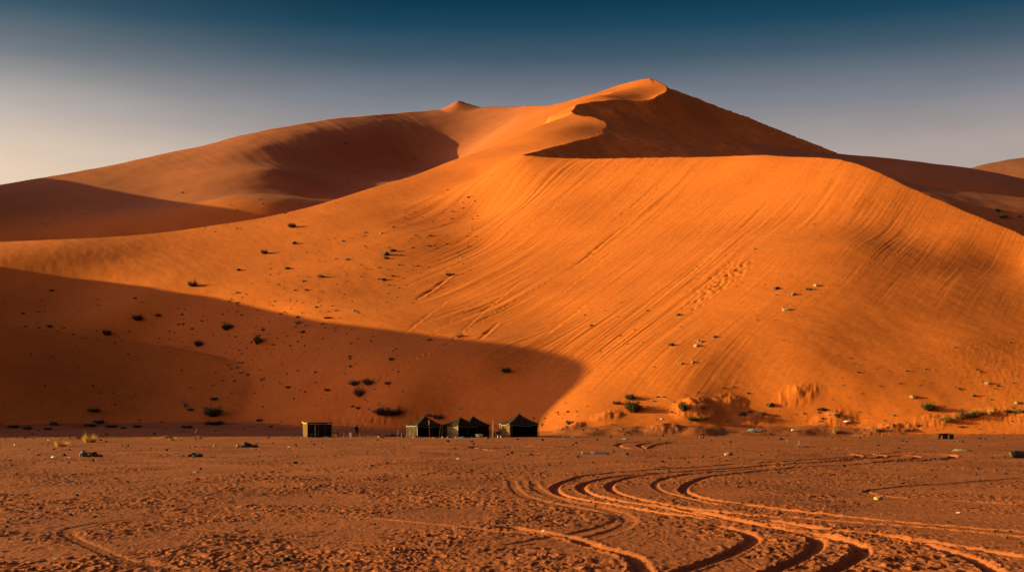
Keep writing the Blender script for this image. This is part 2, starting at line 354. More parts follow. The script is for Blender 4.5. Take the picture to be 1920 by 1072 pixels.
def hit(px, py, ymin=15.0):
    """the first place where the line of sight through a photograph pixel meets the ground"""
    u = (px - CX) / F; s = (HY - py) / F
    j = np.clip((u + 0.47) / (U[1] - U[0]), 0, NC - 1.001); k = int(j); b = j - k
    colz = ZZ[:, k] * (1 - b) + ZZ[:, k + 1] * b
    w = np.nonzero((colz >= CAMZ + s * RY) & (RY > ymin))[0]
    if len(w) == 0: return None
    i = int(w[0]); Y = RY[i]
    if i > 0:
        d0 = CAMZ + s * RY[i - 1] - colz[i - 1]; d1 = CAMZ + s * RY[i] - colz[i]
        t = d0 / (d0 - d1) if d0 != d1 else 1; Y = RY[i - 1] + (RY[i] - RY[i - 1]) * min(max(t, 0), 1)
    return Vector((u * Y, Y, float(zat(u * Y, Y))))

# footprints: lines of dents up and across the slopes
rnd = random.Random(4)
TRAILS = [([(640,745),(700,716),(770,676),(830,648),(870,622)], 1.1, .45, .20, 2), ([(870,622),(930,585),(990,548),(1040,520)], 1.3, .38, .15, 1), ([(790,640),(860,590),(930,548),(1000,505)], 1.2, .35, .12, 1),
          ([(1300,645),(1400,598),(1500,565),(1600,512),(1700,468)], 1.3, .26, .06, 1), ([(1000,800),(1050,786),(1120,772)], .9, .2, .06, 1),
          ([(630,752),(650,720),(662,700)], 1.2, .4, .14, 2), ([(600,745),(560,715),(500,690)], 1.2, .35, .12, 1), ([(690,350),(760,310),(830,280)], 2.2, .6, .18, 1),
          ([(1480,610),(1500,585),(1540,560)], 1.4, .25, .05, 1)]
for pix, step, r, dep, nrow in TRAILS:
    c = smooth_curve(pix, 30); last = None; k = 0
    for q in c:
        h = hit(*q)
        if h is None: continue
        if last is None or (h - last).length > step:
            for n in range(nrow):
                stamp(h.x + rnd.uniform(-.25, .25) + 0.9 * n, h.y + rnd.uniform(-.3, .3) + (k % 2) * .35, r * rnd.uniform(.8, 1.15), dep * rnd.uniform(.7, 1.2))
            last = h; k += 1
# deeper grooves and slumps where the face has given way
def groove(pix, r, dep, wander=.15, gap=0.0):
    c = smooth_curve(pix, 60); last = None
    for i_, q in enumerate(c):
        h = hit(*q)
        if h is None: continue
        if last is None or (h - last).length > r * .7:
            if rnd.random() >= gap: stamp(h.x + rnd.uniform(-wander, wander), h.y + rnd.uniform(-wander, wander), r * rnd.uniform(.8, 1.2), dep * .55 * math.sin(math.pi * (i_ + 1) / (len(c) + 1)) * rnd.uniform(.4, 1.3))
            last = h
for g_ in (([(1072,505),(1110,474),(1150,440),(1190,412)], .8, .34), ([(780,562),(815,540),(852,512)], .8, .30), ([(898,637),(918,620),(936,604)], .6, .26), ([(845,640),(900,590),(960,540),(1010,500)], .5, .14, .2, .2),
           ([(1010,640),(1060,600),(1120,556)], .6, .18, .3, .25), ([(1230,560),(1290,515),(1350,470)], .5, .14, .3, .3), ([(1130,430),(1200,375),(1260,325)], .6, .15, .2, .2), ([(1280,400),(1330,360),(1390,318)], .6, .14, .2, .25),
           ([(960,450),(1010,410),(1080,352)], .6, .14, .2, .2), ([(1040,560),(1090,520),(1170,455)], .5, .16, .25, .2), ([(740,640),(790,600),(850,556)], .5, .12, .2, .2), ([(1370,460),(1430,418),(1500,372)], .5, .12, .2, .3)):
    groove(*g_)
for k in range(150):
    t_ = rnd.random(); q = (1285 + 112 * t_ + rnd.gauss(0, 9), 572 - 80 * t_ + rnd.gauss(0, 8)); h = hit(*q)
    if h: stamp(h.x, h.y, rnd.uniform(.3, .6), rnd.uniform(.08, .16))
for k in range(420):                                  # the much-walked corner behind the hut
    q = (rnd.gauss(590, 42), rnd.gauss(715, 34)) if k % 2 else (rnd.gauss(690, 60), rnd.gauss(788, 9))
    h = hit(*q)
    if h and h.y > 196: stamp(h.x, h.y, rnd.uniform(.25, .5), rnd.uniform(.06, .14))

# ------------------------------------------------------------------ materials: sand
def mat(name):
    m = bpy.data.materials.new(name); m.use_nodes = True; nt = m.node_tree
    return m, nt, nt.nodes['Principled BSDF']

def node(nt, kind, **kw):
    n = nt.nodes.new(kind)
    for k, v in kw.items():
        if k in n.inputs.keys(): n.inputs[k].default_value = v
        else: setattr(n, k, v)
    return n

def sand(name, c_lo, c_hi, c_spk, floor=False):
    m, nt, b = mat(name); L = nt.links.new
    tc = node(nt, 'ShaderNodeTexCoord')
    big = node(nt, 'ShaderNodeTexNoise', Scale=0.035 if not floor else 0.16, Detail=5.0, Roughness=0.6)
    L(tc.outputs['Object'], big.inputs['Vector'])
    r = node(nt, 'ShaderNodeValToRGB'); L(big.outputs['Fac'], r.inputs['Fac'])
    r.color_ramp.elements[0].position = 0.32; r.color_ramp.elements[1].position = 0.68
    r.color_ramp.elements[0].color = (*c_lo, 1); r.color_ramp.elements[1].color = (*c_hi, 1)
    base_ = r.outputs['Color']
    if not floor:                                   # redder, duller sand on the far dunes, darkened so they look less lit
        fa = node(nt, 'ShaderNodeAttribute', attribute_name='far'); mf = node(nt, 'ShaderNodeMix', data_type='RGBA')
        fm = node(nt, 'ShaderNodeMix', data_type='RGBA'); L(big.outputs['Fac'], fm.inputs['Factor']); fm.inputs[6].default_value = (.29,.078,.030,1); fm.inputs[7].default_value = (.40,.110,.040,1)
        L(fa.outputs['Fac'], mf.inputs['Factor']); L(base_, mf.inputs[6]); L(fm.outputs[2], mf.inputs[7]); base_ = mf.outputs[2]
    fine = node(nt, 'ShaderNodeTexNoise', Scale=2.2 if not floor else 7.0, Detail=4.0, Roughness=0.7); L(tc.outputs['Object'], fine.inputs['Vector'])
    fr = node(nt, 'ShaderNodeMapRange'); L(fine.outputs['Fac'], fr.inputs['Value'])
    fr.inputs['From Min'].default_value = 0.62; fr.inputs['From Max'].default_value = 0.78
    mx = node(nt, 'ShaderNodeMix', data_type='RGBA'); L(fr.outputs['Result'], mx.inputs['Factor'])
    L(base_, mx.inputs[6]); mx.inputs[7].default_value = (*c_spk, 1)
    gr = node(nt, 'ShaderNodeTexNoise', Scale=1.1 if not floor else 2.6, Detail=8.0, Roughness=0.75); L(tc.outputs['Object'], gr.inputs['Vector'])
    gv = node(nt, 'ShaderNodeMapRange'); L(gr.outputs['Fac'], gv.inputs['Value']); gv.inputs['From Min'].default_value = 0.3; gv.inputs['From Max'].default_value = 0.7; gv.inputs['To Min'].default_value = 0.80; gv.inputs['To Max'].default_value = 1.16
    hs = node(nt, 'ShaderNodeHueSaturation'); L(gv.outputs[0], hs.inputs['Value'])
    sc = node(nt, 'ShaderNodeMath', operation='MULTIPLY'); L(fr.outputs['Result'], sc.inputs[0]); sc.inputs[1].default_value = 0.55 if floor else 0.25
    L(sc.outputs[0], mx.inputs['Factor']); L(mx.outputs[2], hs.inputs['Color']); L(hs.outputs[0], b.inputs['Base Color'])
    b.inputs['Roughness'].default_value = 0.95; b.inputs['Specular IOR Level'].default_value = 0.1
    # relief: fine grain, and on the slip face the runnels that follow the descent lines
    n1 = node(nt, 'ShaderNodeTexNoise', Scale=1.3 if not floor else 11.0, Detail=6.0, Roughness=0.65); L(tc.outputs['Object'], n1.inputs['Vector'])
    bp = node(nt, 'ShaderNodeBump', Strength=0.2 if not floor else 0.6, Distance=0.15 if not floor else 0.06); L(n1.outputs['Fac'], bp.inputs['Height'])
    last = bp
    if not floor:
        at = node(nt, 'ShaderNodeAttribute', attribute_name='streak'); am = node(nt, 'ShaderNodeAttribute', attribute_name='slip')
        sp = node(nt, 'ShaderNodeSeparateXYZ'); L(tc.outputs['Object'], sp.inputs[0])
        cm = node(nt, 'ShaderNodeCombineXYZ'); yy = node(nt, 'ShaderNodeMath', operation='MULTIPLY'); L(sp.outputs['Z'], yy.inputs[0]); yy.inputs[1].default_value = 0.05
        L(at.outputs['Fac'], cm.inputs['X']); L(yy.outputs[0], cm.inputs['Y'])
        st = node(nt, 'ShaderNodeTexNoise', Scale=1.6, Detail=4.0, Roughness=0.7); L(cm.outputs[0], st.inputs['Vector'])
        hm = node(nt, 'ShaderNodeMath', operation='MULTIPLY'); L(st.outputs['Fac'], hm.inputs[0]); L(am.outputs['Fac'], hm.inputs[1])
        b2 = node(nt, 'ShaderNodeBump', Strength=0.6, Distance=0.4); L(hm.outputs[0], b2.inputs['Height']); L(bp.outputs[0], b2.inputs['Normal'])
        last = b2
    L(last.outputs[0], b.inputs['Normal'])
    return m

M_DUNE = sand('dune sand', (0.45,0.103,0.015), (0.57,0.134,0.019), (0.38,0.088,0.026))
M_BACK = sand('distant dune sand', (0.34,0.097,0.030), (0.42,0.120,0.038), (0.29,0.085,0.036))
M_APRON = sand('pale sandy apron', (0.50,0.150,0.060), (0.64,0.195,0.075), (0.40,0.12,0.055), True)
M_FLOOR = sand('trampled desert floor', (0.23,0.060,0.021), (0.36,0.094,0.028), (0.52,0.145,0.042), True)

# ------------------------------------------------------------------ meshes
def quick_mesh(name, V, Q, m, attrs=None):
    me = bpy.data.meshes.new(name)
    me.vertices.add(len(V)); me.vertices.foreach_set('co', V.astype(np.float32).ravel())
    me.loops.add(Q.size); me.loops.foreach_set('vertex_index', Q.astype(np.int32).ravel())
    me.polygons.add(len(Q)); me.polygons.foreach_set('loop_start', np.arange(0, Q.size, Q.shape[1], dtype=np.int32))
    me.polygons.foreach_set('loop_total', np.full(len(Q), Q.shape[1], np.int32))
    me.polygons.foreach_set('use_smooth', np.ones(len(Q), bool))
    me.update(calc_edges=True)
    for k, a in (attrs or {}).items():
        at = me.attributes.new(k, 'FLOAT', 'POINT'); at.data.foreach_set('value', a.astype(np.float32))
    me.materials.append(m)
    o = bpy.data.objects.new(name, me); COL.objects.link(o); return o

VV = np.stack([XF, YF, ZZ], -1).reshape(-1, 3)
idx = np.arange(NR * NC).reshape(NR, NC)
QQ = np.stack([idx[:-1, :-1], idx[:-1, 1:], idx[1:, 1:], idx[1:, :-1]], -1).reshape(-1, 4)
FL = np.maximum(np.maximum(LAB[:-1, :-1], LAB[1:, 1:]), np.maximum(LAB[1:, :-1], LAB[:-1, 1:])).reshape(-1)
def terrain(name, k, m, label):
    q = QQ[FL == k]
    used, inv = np.unique(q, return_inverse=True)
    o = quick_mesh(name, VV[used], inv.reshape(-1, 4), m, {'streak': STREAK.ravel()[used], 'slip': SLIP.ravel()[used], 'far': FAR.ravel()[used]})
    o['kind'] = 'structure'; o['label'] = label; return o
terrain('desert_floor', 0, M_FLOOR, 'trampled red desert floor with looping tyre tracks')
terrain('sandy_apron', 7, M_APRON, 'strip of paler sand between the desert floor and the foot of the dunes')
terrain('great_dune', 1, M_DUNE, 'great orange dune with a winding sharp crest and streaked sunlit face')
terrain('shaded_dune', 2, M_DUNE, 'low rounded dune in full shade at the left')
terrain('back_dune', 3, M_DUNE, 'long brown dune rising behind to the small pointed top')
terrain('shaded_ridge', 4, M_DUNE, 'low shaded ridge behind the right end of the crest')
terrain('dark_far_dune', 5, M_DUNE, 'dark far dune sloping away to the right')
M_FAR = sand('darkened far sand', (0.16,0.050,0.026), (0.21,0.066,0.034), (0.13,0.045,0.028), True)  # sand colour darkened to stand in for weaker light on the farthest dune
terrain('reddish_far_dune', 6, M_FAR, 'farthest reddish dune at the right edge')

# the wide desert round about (coarse), a little below the detailed ground
gx = np.linspace(-3000, 3000, 61); GX, GY = np.meshgrid(gx, np.linspace(-2500, 4500, 71))
gz = -1.2 + 0 * GX; gi = np.arange(GX.size).reshape(GX.shape)
GQ = np.stack([gi[:-1, :-1], gi[:-1, 1:], gi[1:, 1:], gi[1:, :-1]], -1).reshape(-1, 4)
quick_mesh('desert_plain', np.stack([GX, GY, gz], -1).reshape(-1, 3), GQ, M_FLOOR)['kind'] = 'structure'

# beyond both sides of the view the same ground and slopes run on and sink into the plain
ki = np.unique(np.append(np.arange(0, NR, 6), NR - 1))
for sgn, ec in ((-1, 0), (1, NC - 1)):
    wu = np.concatenate([[abs(U[ec])], np.linspace(abs(U[ec]) + 0.012, 1.7, 26)])
    WU, WY = np.meshgrid(wu, RY[ki]); ze = ZZ[ki, ec][:, None]; dd_ = (WU - wu[0]) * WY
    wz = ze * (1 - sstep(0, 40 + 2.6 * np.abs(ze), dd_)) + sstep(0, 6, dd_) * 0.12 * fbm(WU * WY / 14, WY / 14, 3, 101)
    wi = np.arange(wz.size).reshape(wz.shape); Wv = np.stack([sgn * WU * WY, WY, wz], -1).reshape(-1, 3)
    Wq = np.stack([wi[:-1, :-1], wi[:-1, 1:], wi[1:, 1:], wi[1:, :-1]], -1)
    if sgn < 0: Wq = Wq[..., ::-1]
    sp_ = int(np.searchsorted(RY[ki], 199))
    for nm, q_, m_ in (('outer_desert', Wq[:sp_], M_FLOOR), ('outer_dune', Wq[sp_:], M_DUNE)):
        q_ = q_.reshape(-1, 4); us_, iv_ = np.unique(q_, return_inverse=True)
        quick_mesh(nm, Wv[us_], iv_.reshape(-1, 4), m_)['kind'] = 'structure'

# the dune that stands to the left of the view, between the sun and the slope, and shades its foot.
SH = [(-150,815),(100,815),(400,816),(700,814),(960,806),(1000,790),(1030,765),(1062,735),(1085,697),(1070,672),(1000,652),(900,640),(800,627),(700,614),(600,602),(500,580),(400,556),(330,548),(200,522),(100,508),(0,496),(470,396),(400,388),(300,373),(200,355),(130,338),(40,338)]
pts = []
for q in SH:
    h = hit(*q)
    if h is None: continue
    a = math.radians(SUN_AZ)
    d = h.x * math.cos(a) + h.y * math.sin(a); v = -h.x * math.sin(a) + h.y * math.cos(a)
    pts.append((v, h.z + d * TE)); 
#print('SHADE', [(q, round(v, 1), round(w, 1)) for q, (v, w) in zip(SH, pts)])
pts = pts[6:]
pv = np.array([p[0] for p in pts]); pw = np.array([p[1] for p in pts])
pv = np.append(pv, [362, 385, 405, 420]); pw = np.append(pw, [4, 8, 34, 50])
o_ = np.argsort(pv); pv, pw = pv[o_], pw[o_]
vs = np.concatenate([np.arange(150, 320, 2.0), np.arange(320, 900, 10.0)])
S = np.interp(vs, pv, pw, left=-60)
S = np.where(vs < pv[0], pw[0] - 0.62 * (pv[0] - vs), S)
S = np.where(vs > pv[-1], pw[-1] + 0.02 * (vs - pv[-1]), S)
S = S + 0.9 * np.exp(-((vs - 216) / 9) ** 2)
for k in range(1): S[1:-1] = (S[:-2] + 2 * S[1:-1] + S[2:]) / 4
a = math.radians(SUN_AZ); T = np.concatenate([np.linspace(-1, 0, 18), np.linspace(0, 1, 24)[1:]])
V2 = []
for v, s_ in zip(vs, S):
    dc = -(0.42 * v + 110)                       # how far up-sun the crest stands
    zc = max(s_ - dc * TE, -3)
    for t in T:
        d = dc + t * (zc + 3) / (0.33 if t < 0 else 0.55)
        zz_ = zc - abs(t) * (zc + 3) + 0.0
        x = d * math.cos(a) - v * math.sin(a); y = d * math.sin(a) + v * math.cos(a)
        V2.append((x, y, zz_))
n_ = len(T); ii = np.arange(len(vs) * n_).reshape(len(vs), n_)
Q2 = np.stack([ii[:-1, :-1], ii[:-1, 1:], ii[1:, 1:], ii[1:, :-1]], -1).reshape(-1, 4)
cd = quick_mesh('neighbouring_dune', np.array(V2), Q2, M_BACK); cd['kind'] = 'structure'
# ------------------------------------------------------------------ camera, sun, sky
cam = bpy.data.cameras.new('camera'); co = bpy.data.objects.new('camera', cam); COL.objects.link(co)
co.location = (0, 0, CAMZ); co.rotation_euler = (math.radians(90), 0, 0)
cam.sensor_width = 36; cam.lens = 36 * F / 1920; cam.shift_y = (HY - 536) / 1920; cam.clip_start = 0.5; cam.clip_end = 9000
scene.camera = co
sl = bpy.data.lights.new('sun', 'SUN'); so = bpy.data.objects.new('sun', sl); COL.objects.link(so)
e, a = math.radians(SUN_EL), math.radians(SUN_AZ)
sdir = Vector((math.cos(e) * math.cos(a), math.cos(e) * math.sin(a), -math.sin(e)))
so.rotation_euler = sdir.to_track_quat('-Z', 'Y').to_euler()
so.location = (-300, 0, 200)
sl.energy = 5.0; sl.angle = math.radians(0.35); sl.color = (1.0, 0.85, 0.24)
w = bpy.data.worlds.new('World'); scene.world = w; w.use_nodes = True; nt = w.node_tree; L = nt.links.new
bg = nt.nodes['Background']
sky = node(nt, 'ShaderNodeTexSky', sky_type='NISHITA', sun_disc=False)
sky.sun_elevation = e; sky.sun_rotation = math.radians(270 - SUN_AZ); sky.air_density = 1.0; sky.dust_density = 2.0
# dusty evening air: a bright warm band low down on the sun's side that turns to deep teal higher up
tc = node(nt, 'ShaderNodeTexCoord'); sp = node(nt, 'ShaderNodeSeparateXYZ'); L(tc.outputs['Generated'], sp.inputs[0])
def ramp(stops):
    r = node(nt, 'ShaderNodeValToRGB'); mr = node(nt, 'ShaderNodeMapRange'); L(sp.outputs['Z'], mr.inputs['Value'])
    mr.inputs['From Min'].default_value = 0.0; mr.inputs['From Max'].default_value = 0.5; L(mr.outputs[0], r.inputs['Fac'])
    el = r.color_ramp.elements
    while len(el) < len(stops): el.new(0.5)
    for k, (p, c) in enumerate(stops):
        el[k].position = p / 0.5; el[k].color = tuple((x / 255 / 12.92 if x <= 10 else ((x / 255 + 0.055) / 1.055) ** 2.4) for x in c) + (1,)
    return r
def el(y): 
    t = (HY - y) / F; return t / math.sqrt(1 + t * t)
mid = ramp([(0.0, (205,182,165)), (el(300), (176,162,156)), (el(200), (126,129,138)), (el(110), (64,87,104)), (el(50), (22,66,89)), (el(0), (2,52,74)), (0.5, (98,96,106))])
lef = ramp([(0.0, (250,222,188)), (el(340), (234,208,182)), (el(240), (190,179,170)), (el(140), (118,124,130)), (el(60), (60,86,102)), (el(0), (32,64,82)), (0.5, (98,96,106))])
mr = node(nt, 'ShaderNodeMapRange', interpolation_type='SMOOTHSTEP'); L(sp.outputs['X'], mr.inputs['Value'])
mr.inputs['From Min'].default_value = -0.08; mr.inputs['From Max'].default_value = -0.42
mx = node(nt, 'ShaderNodeMix', data_type='RGBA'); L(mr.outputs[0], mx.inputs['Factor']); L(mid.outputs[0], mx.inputs[6]); L(lef.outputs[0], mx.inputs[7])
sc = node(nt, 'ShaderNodeVectorMath', operation='SCALE'); L(mx.outputs[2], sc.inputs[0])
# the sky is darkest a quarter turn away from the sun, behind the viewer
qd = node(nt, 'ShaderNodeMapRange', interpolation_type='SMOOTHSTEP'); L(sp.outputs['Y'], qd.inputs['Value'])
qd.inputs['From Min'].default_value = 0.25; qd.inputs['From Max'].default_value = -0.7; qd.inputs['To Min'].default_value = 4.9; qd.inputs['To Max'].default_value = 1.6; L(qd.outputs[0], sc.inputs['Scale'])
s2 = node(nt, 'ShaderNodeVectorMath', operation='SCALE'); L(sky.outputs[0], s2.inputs[0]); s2.inputs['Scale'].default_value = 0.015
ad = node(nt, 'ShaderNodeVectorMath', operation='ADD'); L(sc.outputs[0], ad.inputs[0]); L(s2.outputs[0], ad.inputs[1])
# the glow round the low sun, outside the picture on the left
gl = node(nt, 'ShaderNodeMapRange', interpolation_type='SMOOTHSTEP'); L(sp.outputs['X'], gl.inputs['Value'])
gl.inputs['From Min'].default_value = -0.5; gl.inputs['From Max'].default_value = -1.0
lo = node(nt, 'ShaderNodeMapRange', interpolation_type='SMOOTHSTEP'); L(sp.outputs['Z'], lo.inputs['Value'])
lo.inputs['From Min'].default_value = 0.65; lo.inputs['From Max'].default_value = 0.1
gm = node(nt, 'ShaderNodeMath', operation='MULTIPLY'); L(gl.outputs[0], gm.inputs[0]); L(lo.outputs[0], gm.inputs[1])
gs = node(nt, 'ShaderNodeVectorMath', operation='SCALE'); gs.inputs[0].default_value = (1.0, 0.78, 0.74); L(gm.outputs[0], gs.inputs['Scale'])
g2 = node(nt, 'ShaderNodeVectorMath', operation='SCALE'); L(gs.outputs[0], g2.inputs[0]); g2.inputs['Scale'].default_value = 36.0
a2 = node(nt, 'ShaderNodeVectorMath', operation='ADD'); mn = node(nt, 'ShaderNodeMapping'); mn.inputs['Scale'].default_value = (3, 3, 14); L(tc.outputs['Generated'], mn.inputs['Vector'])
ns = node(nt, 'ShaderNodeTexNoise', Scale=1.6, Detail=5.0, Roughness=0.6); L(mn.outputs[0], ns.inputs['Vector'])
nm = node(nt, 'ShaderNodeMapRange'); L(ns.outputs['Fac'], nm.inputs['Value']); nm.inputs['From Min'].default_value = 0.3; nm.inputs['From Max'].default_value = 0.7; nm.inputs['To Min'].default_value = 0.93; nm.inputs['To Max'].default_value = 1.07
ah = node(nt, 'ShaderNodeVectorMath', operation='SCALE'); L(ad.outputs[0], ah.inputs[0]); L(nm.outputs[0], ah.inputs['Scale'])   # thin uneven dust
L(ah.outputs[0], a2.inputs[0]); L(g2.outputs[0], a2.inputs[1])
L(a2.outputs[0], bg.inputs['Color']); bg.inputs['Strength'].default_value = 0.1
scene.view_settings.view_transform = 'Standard'; scene.view_settings.look = 'None'; scene.view_settings.gamma = 1; scene.view_settings.exposure = 1.02
# ------------------------------------------------------------------ helpers for the things standing on the sand
R = random.Random(11)
def simple(name, c, rough=0.85, var=0.25, scale=6.0, c2=None, spec=0.2):
    m, nt, b = mat(name); L = nt.links.new
    tc = node(nt, 'ShaderNodeTexCoord'); n = node(nt, 'ShaderNodeTexNoise', Scale=scale, Detail=5.0, Roughness=0.65); L(tc.outputs['Object'], n.inputs['Vector'])
    r = node(nt, 'ShaderNodeValToRGB'); L(n.outputs['Fac'], r.inputs['Fac'])
    r.color_ramp.elements[0].position = 0.35; r.color_ramp.elements[1].position = 0.65
    r.color_ramp.elements[0].color = (*[x * (1 - var) for x in c], 1); r.color_ramp.elements[1].color = (*(c2 or [min(x * (1 + var), 1) for x in c]), 1)
    L(r.outputs['Color'], b.inputs['Base Color']); b.inputs['Roughness'].default_value = rough; b.inputs['Specular IOR Level'].default_value = spec
    bp = node(nt, 'ShaderNodeBump', Strength=0.4, Distance=0.03); L(n.outputs['Fac'], bp.inputs['Height']); L(bp.outputs[0], b.inputs['Normal'])
    return m
M = dict(
    hair=simple('black goat hair cloth', (0.010,0.007,0.006), 0.95, 0.3, 3.0, None, 0.0), roof=simple('weathered tent roof', (0.040,0.024,0.018), 0.95, 0.35, 2.0, None, 0.0),
    gold=simple('ochre canvas', (0.09,0.040,0.010), 0.9, 0.35, 3.0, (0.18,0.085,0.022)), dripped=simple('soot streaked ochre canvas', (0.012,0.009,0.007), 0.9, 0.2, 1.6, (0.10,0.044,0.011)),
    patched=simple('patched cream canvas', (0.08,0.042,0.016), 0.9, 0.2, 2.4, (0.30,0.185,0.075)), maroon=simple('dark red striped cloth', (0.020,0.007,0.007), 0.9, 0.3, 5.0),
    wood=simple('pale pole wood', (0.40,0.25,0.12), 0.8, 0.25, 4.0), rope=simple('pale rope', (0.30,0.24,0.17), 0.9), darkwood=simple('dark wood', (0.045,0.03,0.024), 0.8),
    blue=simple('faded blue plastic', (0.10,0.16,0.32), 0.5), yellow=simple('yellow plastic', (0.62,0.36,0.05), 0.45), white=simple('white plastic', (0.72,0.70,0.66), 0.5, 0.1),
    black=simple('black plastic bag', (0.012,0.012,0.013), 0.4, 0.3, 6.0, None, 0.4), grey=simple('grey cloth', (0.22,0.21,0.21), 0.9), pink=simple('pink and white paper', (0.62,0.36,0.34), 0.8),
    jacket=simple('dark blue jacket', (0.006,0.009,0.014), 0.95, 0.25, 6.0, None, 0.0), trousers=simple('black trousers', (0.005,0.005,0.007), 0.95, 0.25, 6.0, None, 0.0), skin=simple('skin', (0.25,0.13,0.08), 0.6),
    rockd=simple('dark stone', (0.060,0.036,0.026), 0.9, 0.4, 3.0), rockp=simple('pale stone', (0.30,0.19,0.085), 0.9, 0.3, 3.0), rockb=simple('blackish rock', (0.022,0.017,0.016), 0.9, 0.3, 2.0),
    rockg=simple('grey slab stone', (0.20,0.17,0.165), 0.9, 0.3, 3.0),
    leaf=simple('olive shrub leaves', (0.060,0.050,0.016), 0.8, 0.4, 2.0, (0.13,0.095,0.03)), leafd=simple('dark dusty shrub leaves', (0.05,0.048,0.03), 0.85, 0.4, 2.0, (0.10,0.09,0.06)),
    straw=simple('golden dry grass', (0.58,0.36,0.10), 0.8, 0.3, 2.0), strawg=simple('yellow green grass', (0.32,0.18,0.05), 0.8, 0.3, 2.0), dead=simple('brown dead twigs', (0.070,0.036,0.024), 0.9, 0.4, 2.0),
    wisp=simple('grey dry twigs', (0.22,0.16,0.12), 0.9, 0.3, 2.0),
)

class MB:
    def __init__(s): s.v = []; s.f = []
    def add(s, v, f):
        n = len(s.v); s.v += [tuple(p) for p in v]; s.f += [tuple(i + n for i in q) for q in f]; return s
    def box(s, c, d, rot=0, tilt=None, jitter=0):
        m = Matrix.Rotation(rot, 3, 'Z')
        if tilt is not None: m = m @ tilt
        pts = []
        for x in (-.5, .5):
            for y in (-.5, .5):
                for z in (-.5, .5):
                    p = Vector((x * d[0], y * d[1], z * d[2])); p += Vector((R.uniform(-1, 1), R.uniform(-1, 1), R.uniform(-1, 1))) * jitter
                    pts.append(Vector(c) + m @ p)
        return s.add(pts, [(0,1,3,2),(4,6,7,5),(0,4,5,1),(2,3,7,6),(0,2,6,4),(1,5,7,3)])
    def tube(s, path, r0, r1=None, n=7):
        path = [Vector(p) for p in path]; r1 = r0 if r1 is None else r1; rings = []; v = []
        for i, p in enumerate(path):
            t = (path[min(i + 1, len(path) - 1)] - path[max(i - 1, 0)]).normalized()
            a = t.orthogonal().normalized(); b = t.cross(a); r = r0 + (r1 - r0) * i / (len(path) - 1)
            v += [p + (a * math.cos(2 * math.pi * k / n) + b * math.sin(2 * math.pi * k / n)) * r for k in range(n)]
        f = [(i * n + k, i * n + (k + 1) % n, (i + 1) * n + (k + 1) % n, (i + 1) * n + k) for i in range(len(path) - 1) for k in range(n)]
        f += [tuple(range(n))[::-1], tuple(range((len(path) - 1) * n, len(path) * n))]
        return s.add(v, f)
    def grid(s, fn, nu, nv):
        v = [fn(i / nu, j / nv) for j in range(nv + 1) for i in range(nu + 1)]
        return s.add(v, [(j * (nu + 1) + i, j * (nu + 1) + i + 1, (j + 1) * (nu + 1) + i + 1, (j + 1) * (nu + 1) + i) for j in range(nv) for i in range(nu)])
    def mesh(s, name, m, smooth=False):
        me = bpy.data.meshes.new(name); me.from_pydata(s.v, [], s.f); me.update(); me.materials.append(m)
        if smooth: me.polygons.foreach_set('use_smooth', [True] * len(me.polygons))
        return me
    def build(s, name, m, parent=None, smooth=False, thick=0):
        o = bpy.data.objects.new(name, s.mesh(name, m, smooth)); COL.objects.link(o)
        if thick: md = o.modifiers.new('thickness', 'SOLIDIFY'); md.thickness = thick; md.offset = 0
        if parent: o.parent = parent
        return o

def tag(o, label, cat, group=None):
    o['label'] = label; o['category'] = cat
    if group: o['group'] = group
    return o
def thing(name, label, cat, loc, rz=0, group=None):
    o = bpy.data.objects.new(name, None); COL.objects.link(o); o.empty_display_size = 0.3
    o.location = loc; o.rotation_euler = (0, 0, rz); return tag(o, label, cat, group)
def ground(px, Y):
    x = (px - CX) / F * Y; return Vector((x, Y, float(zat(x, Y))))

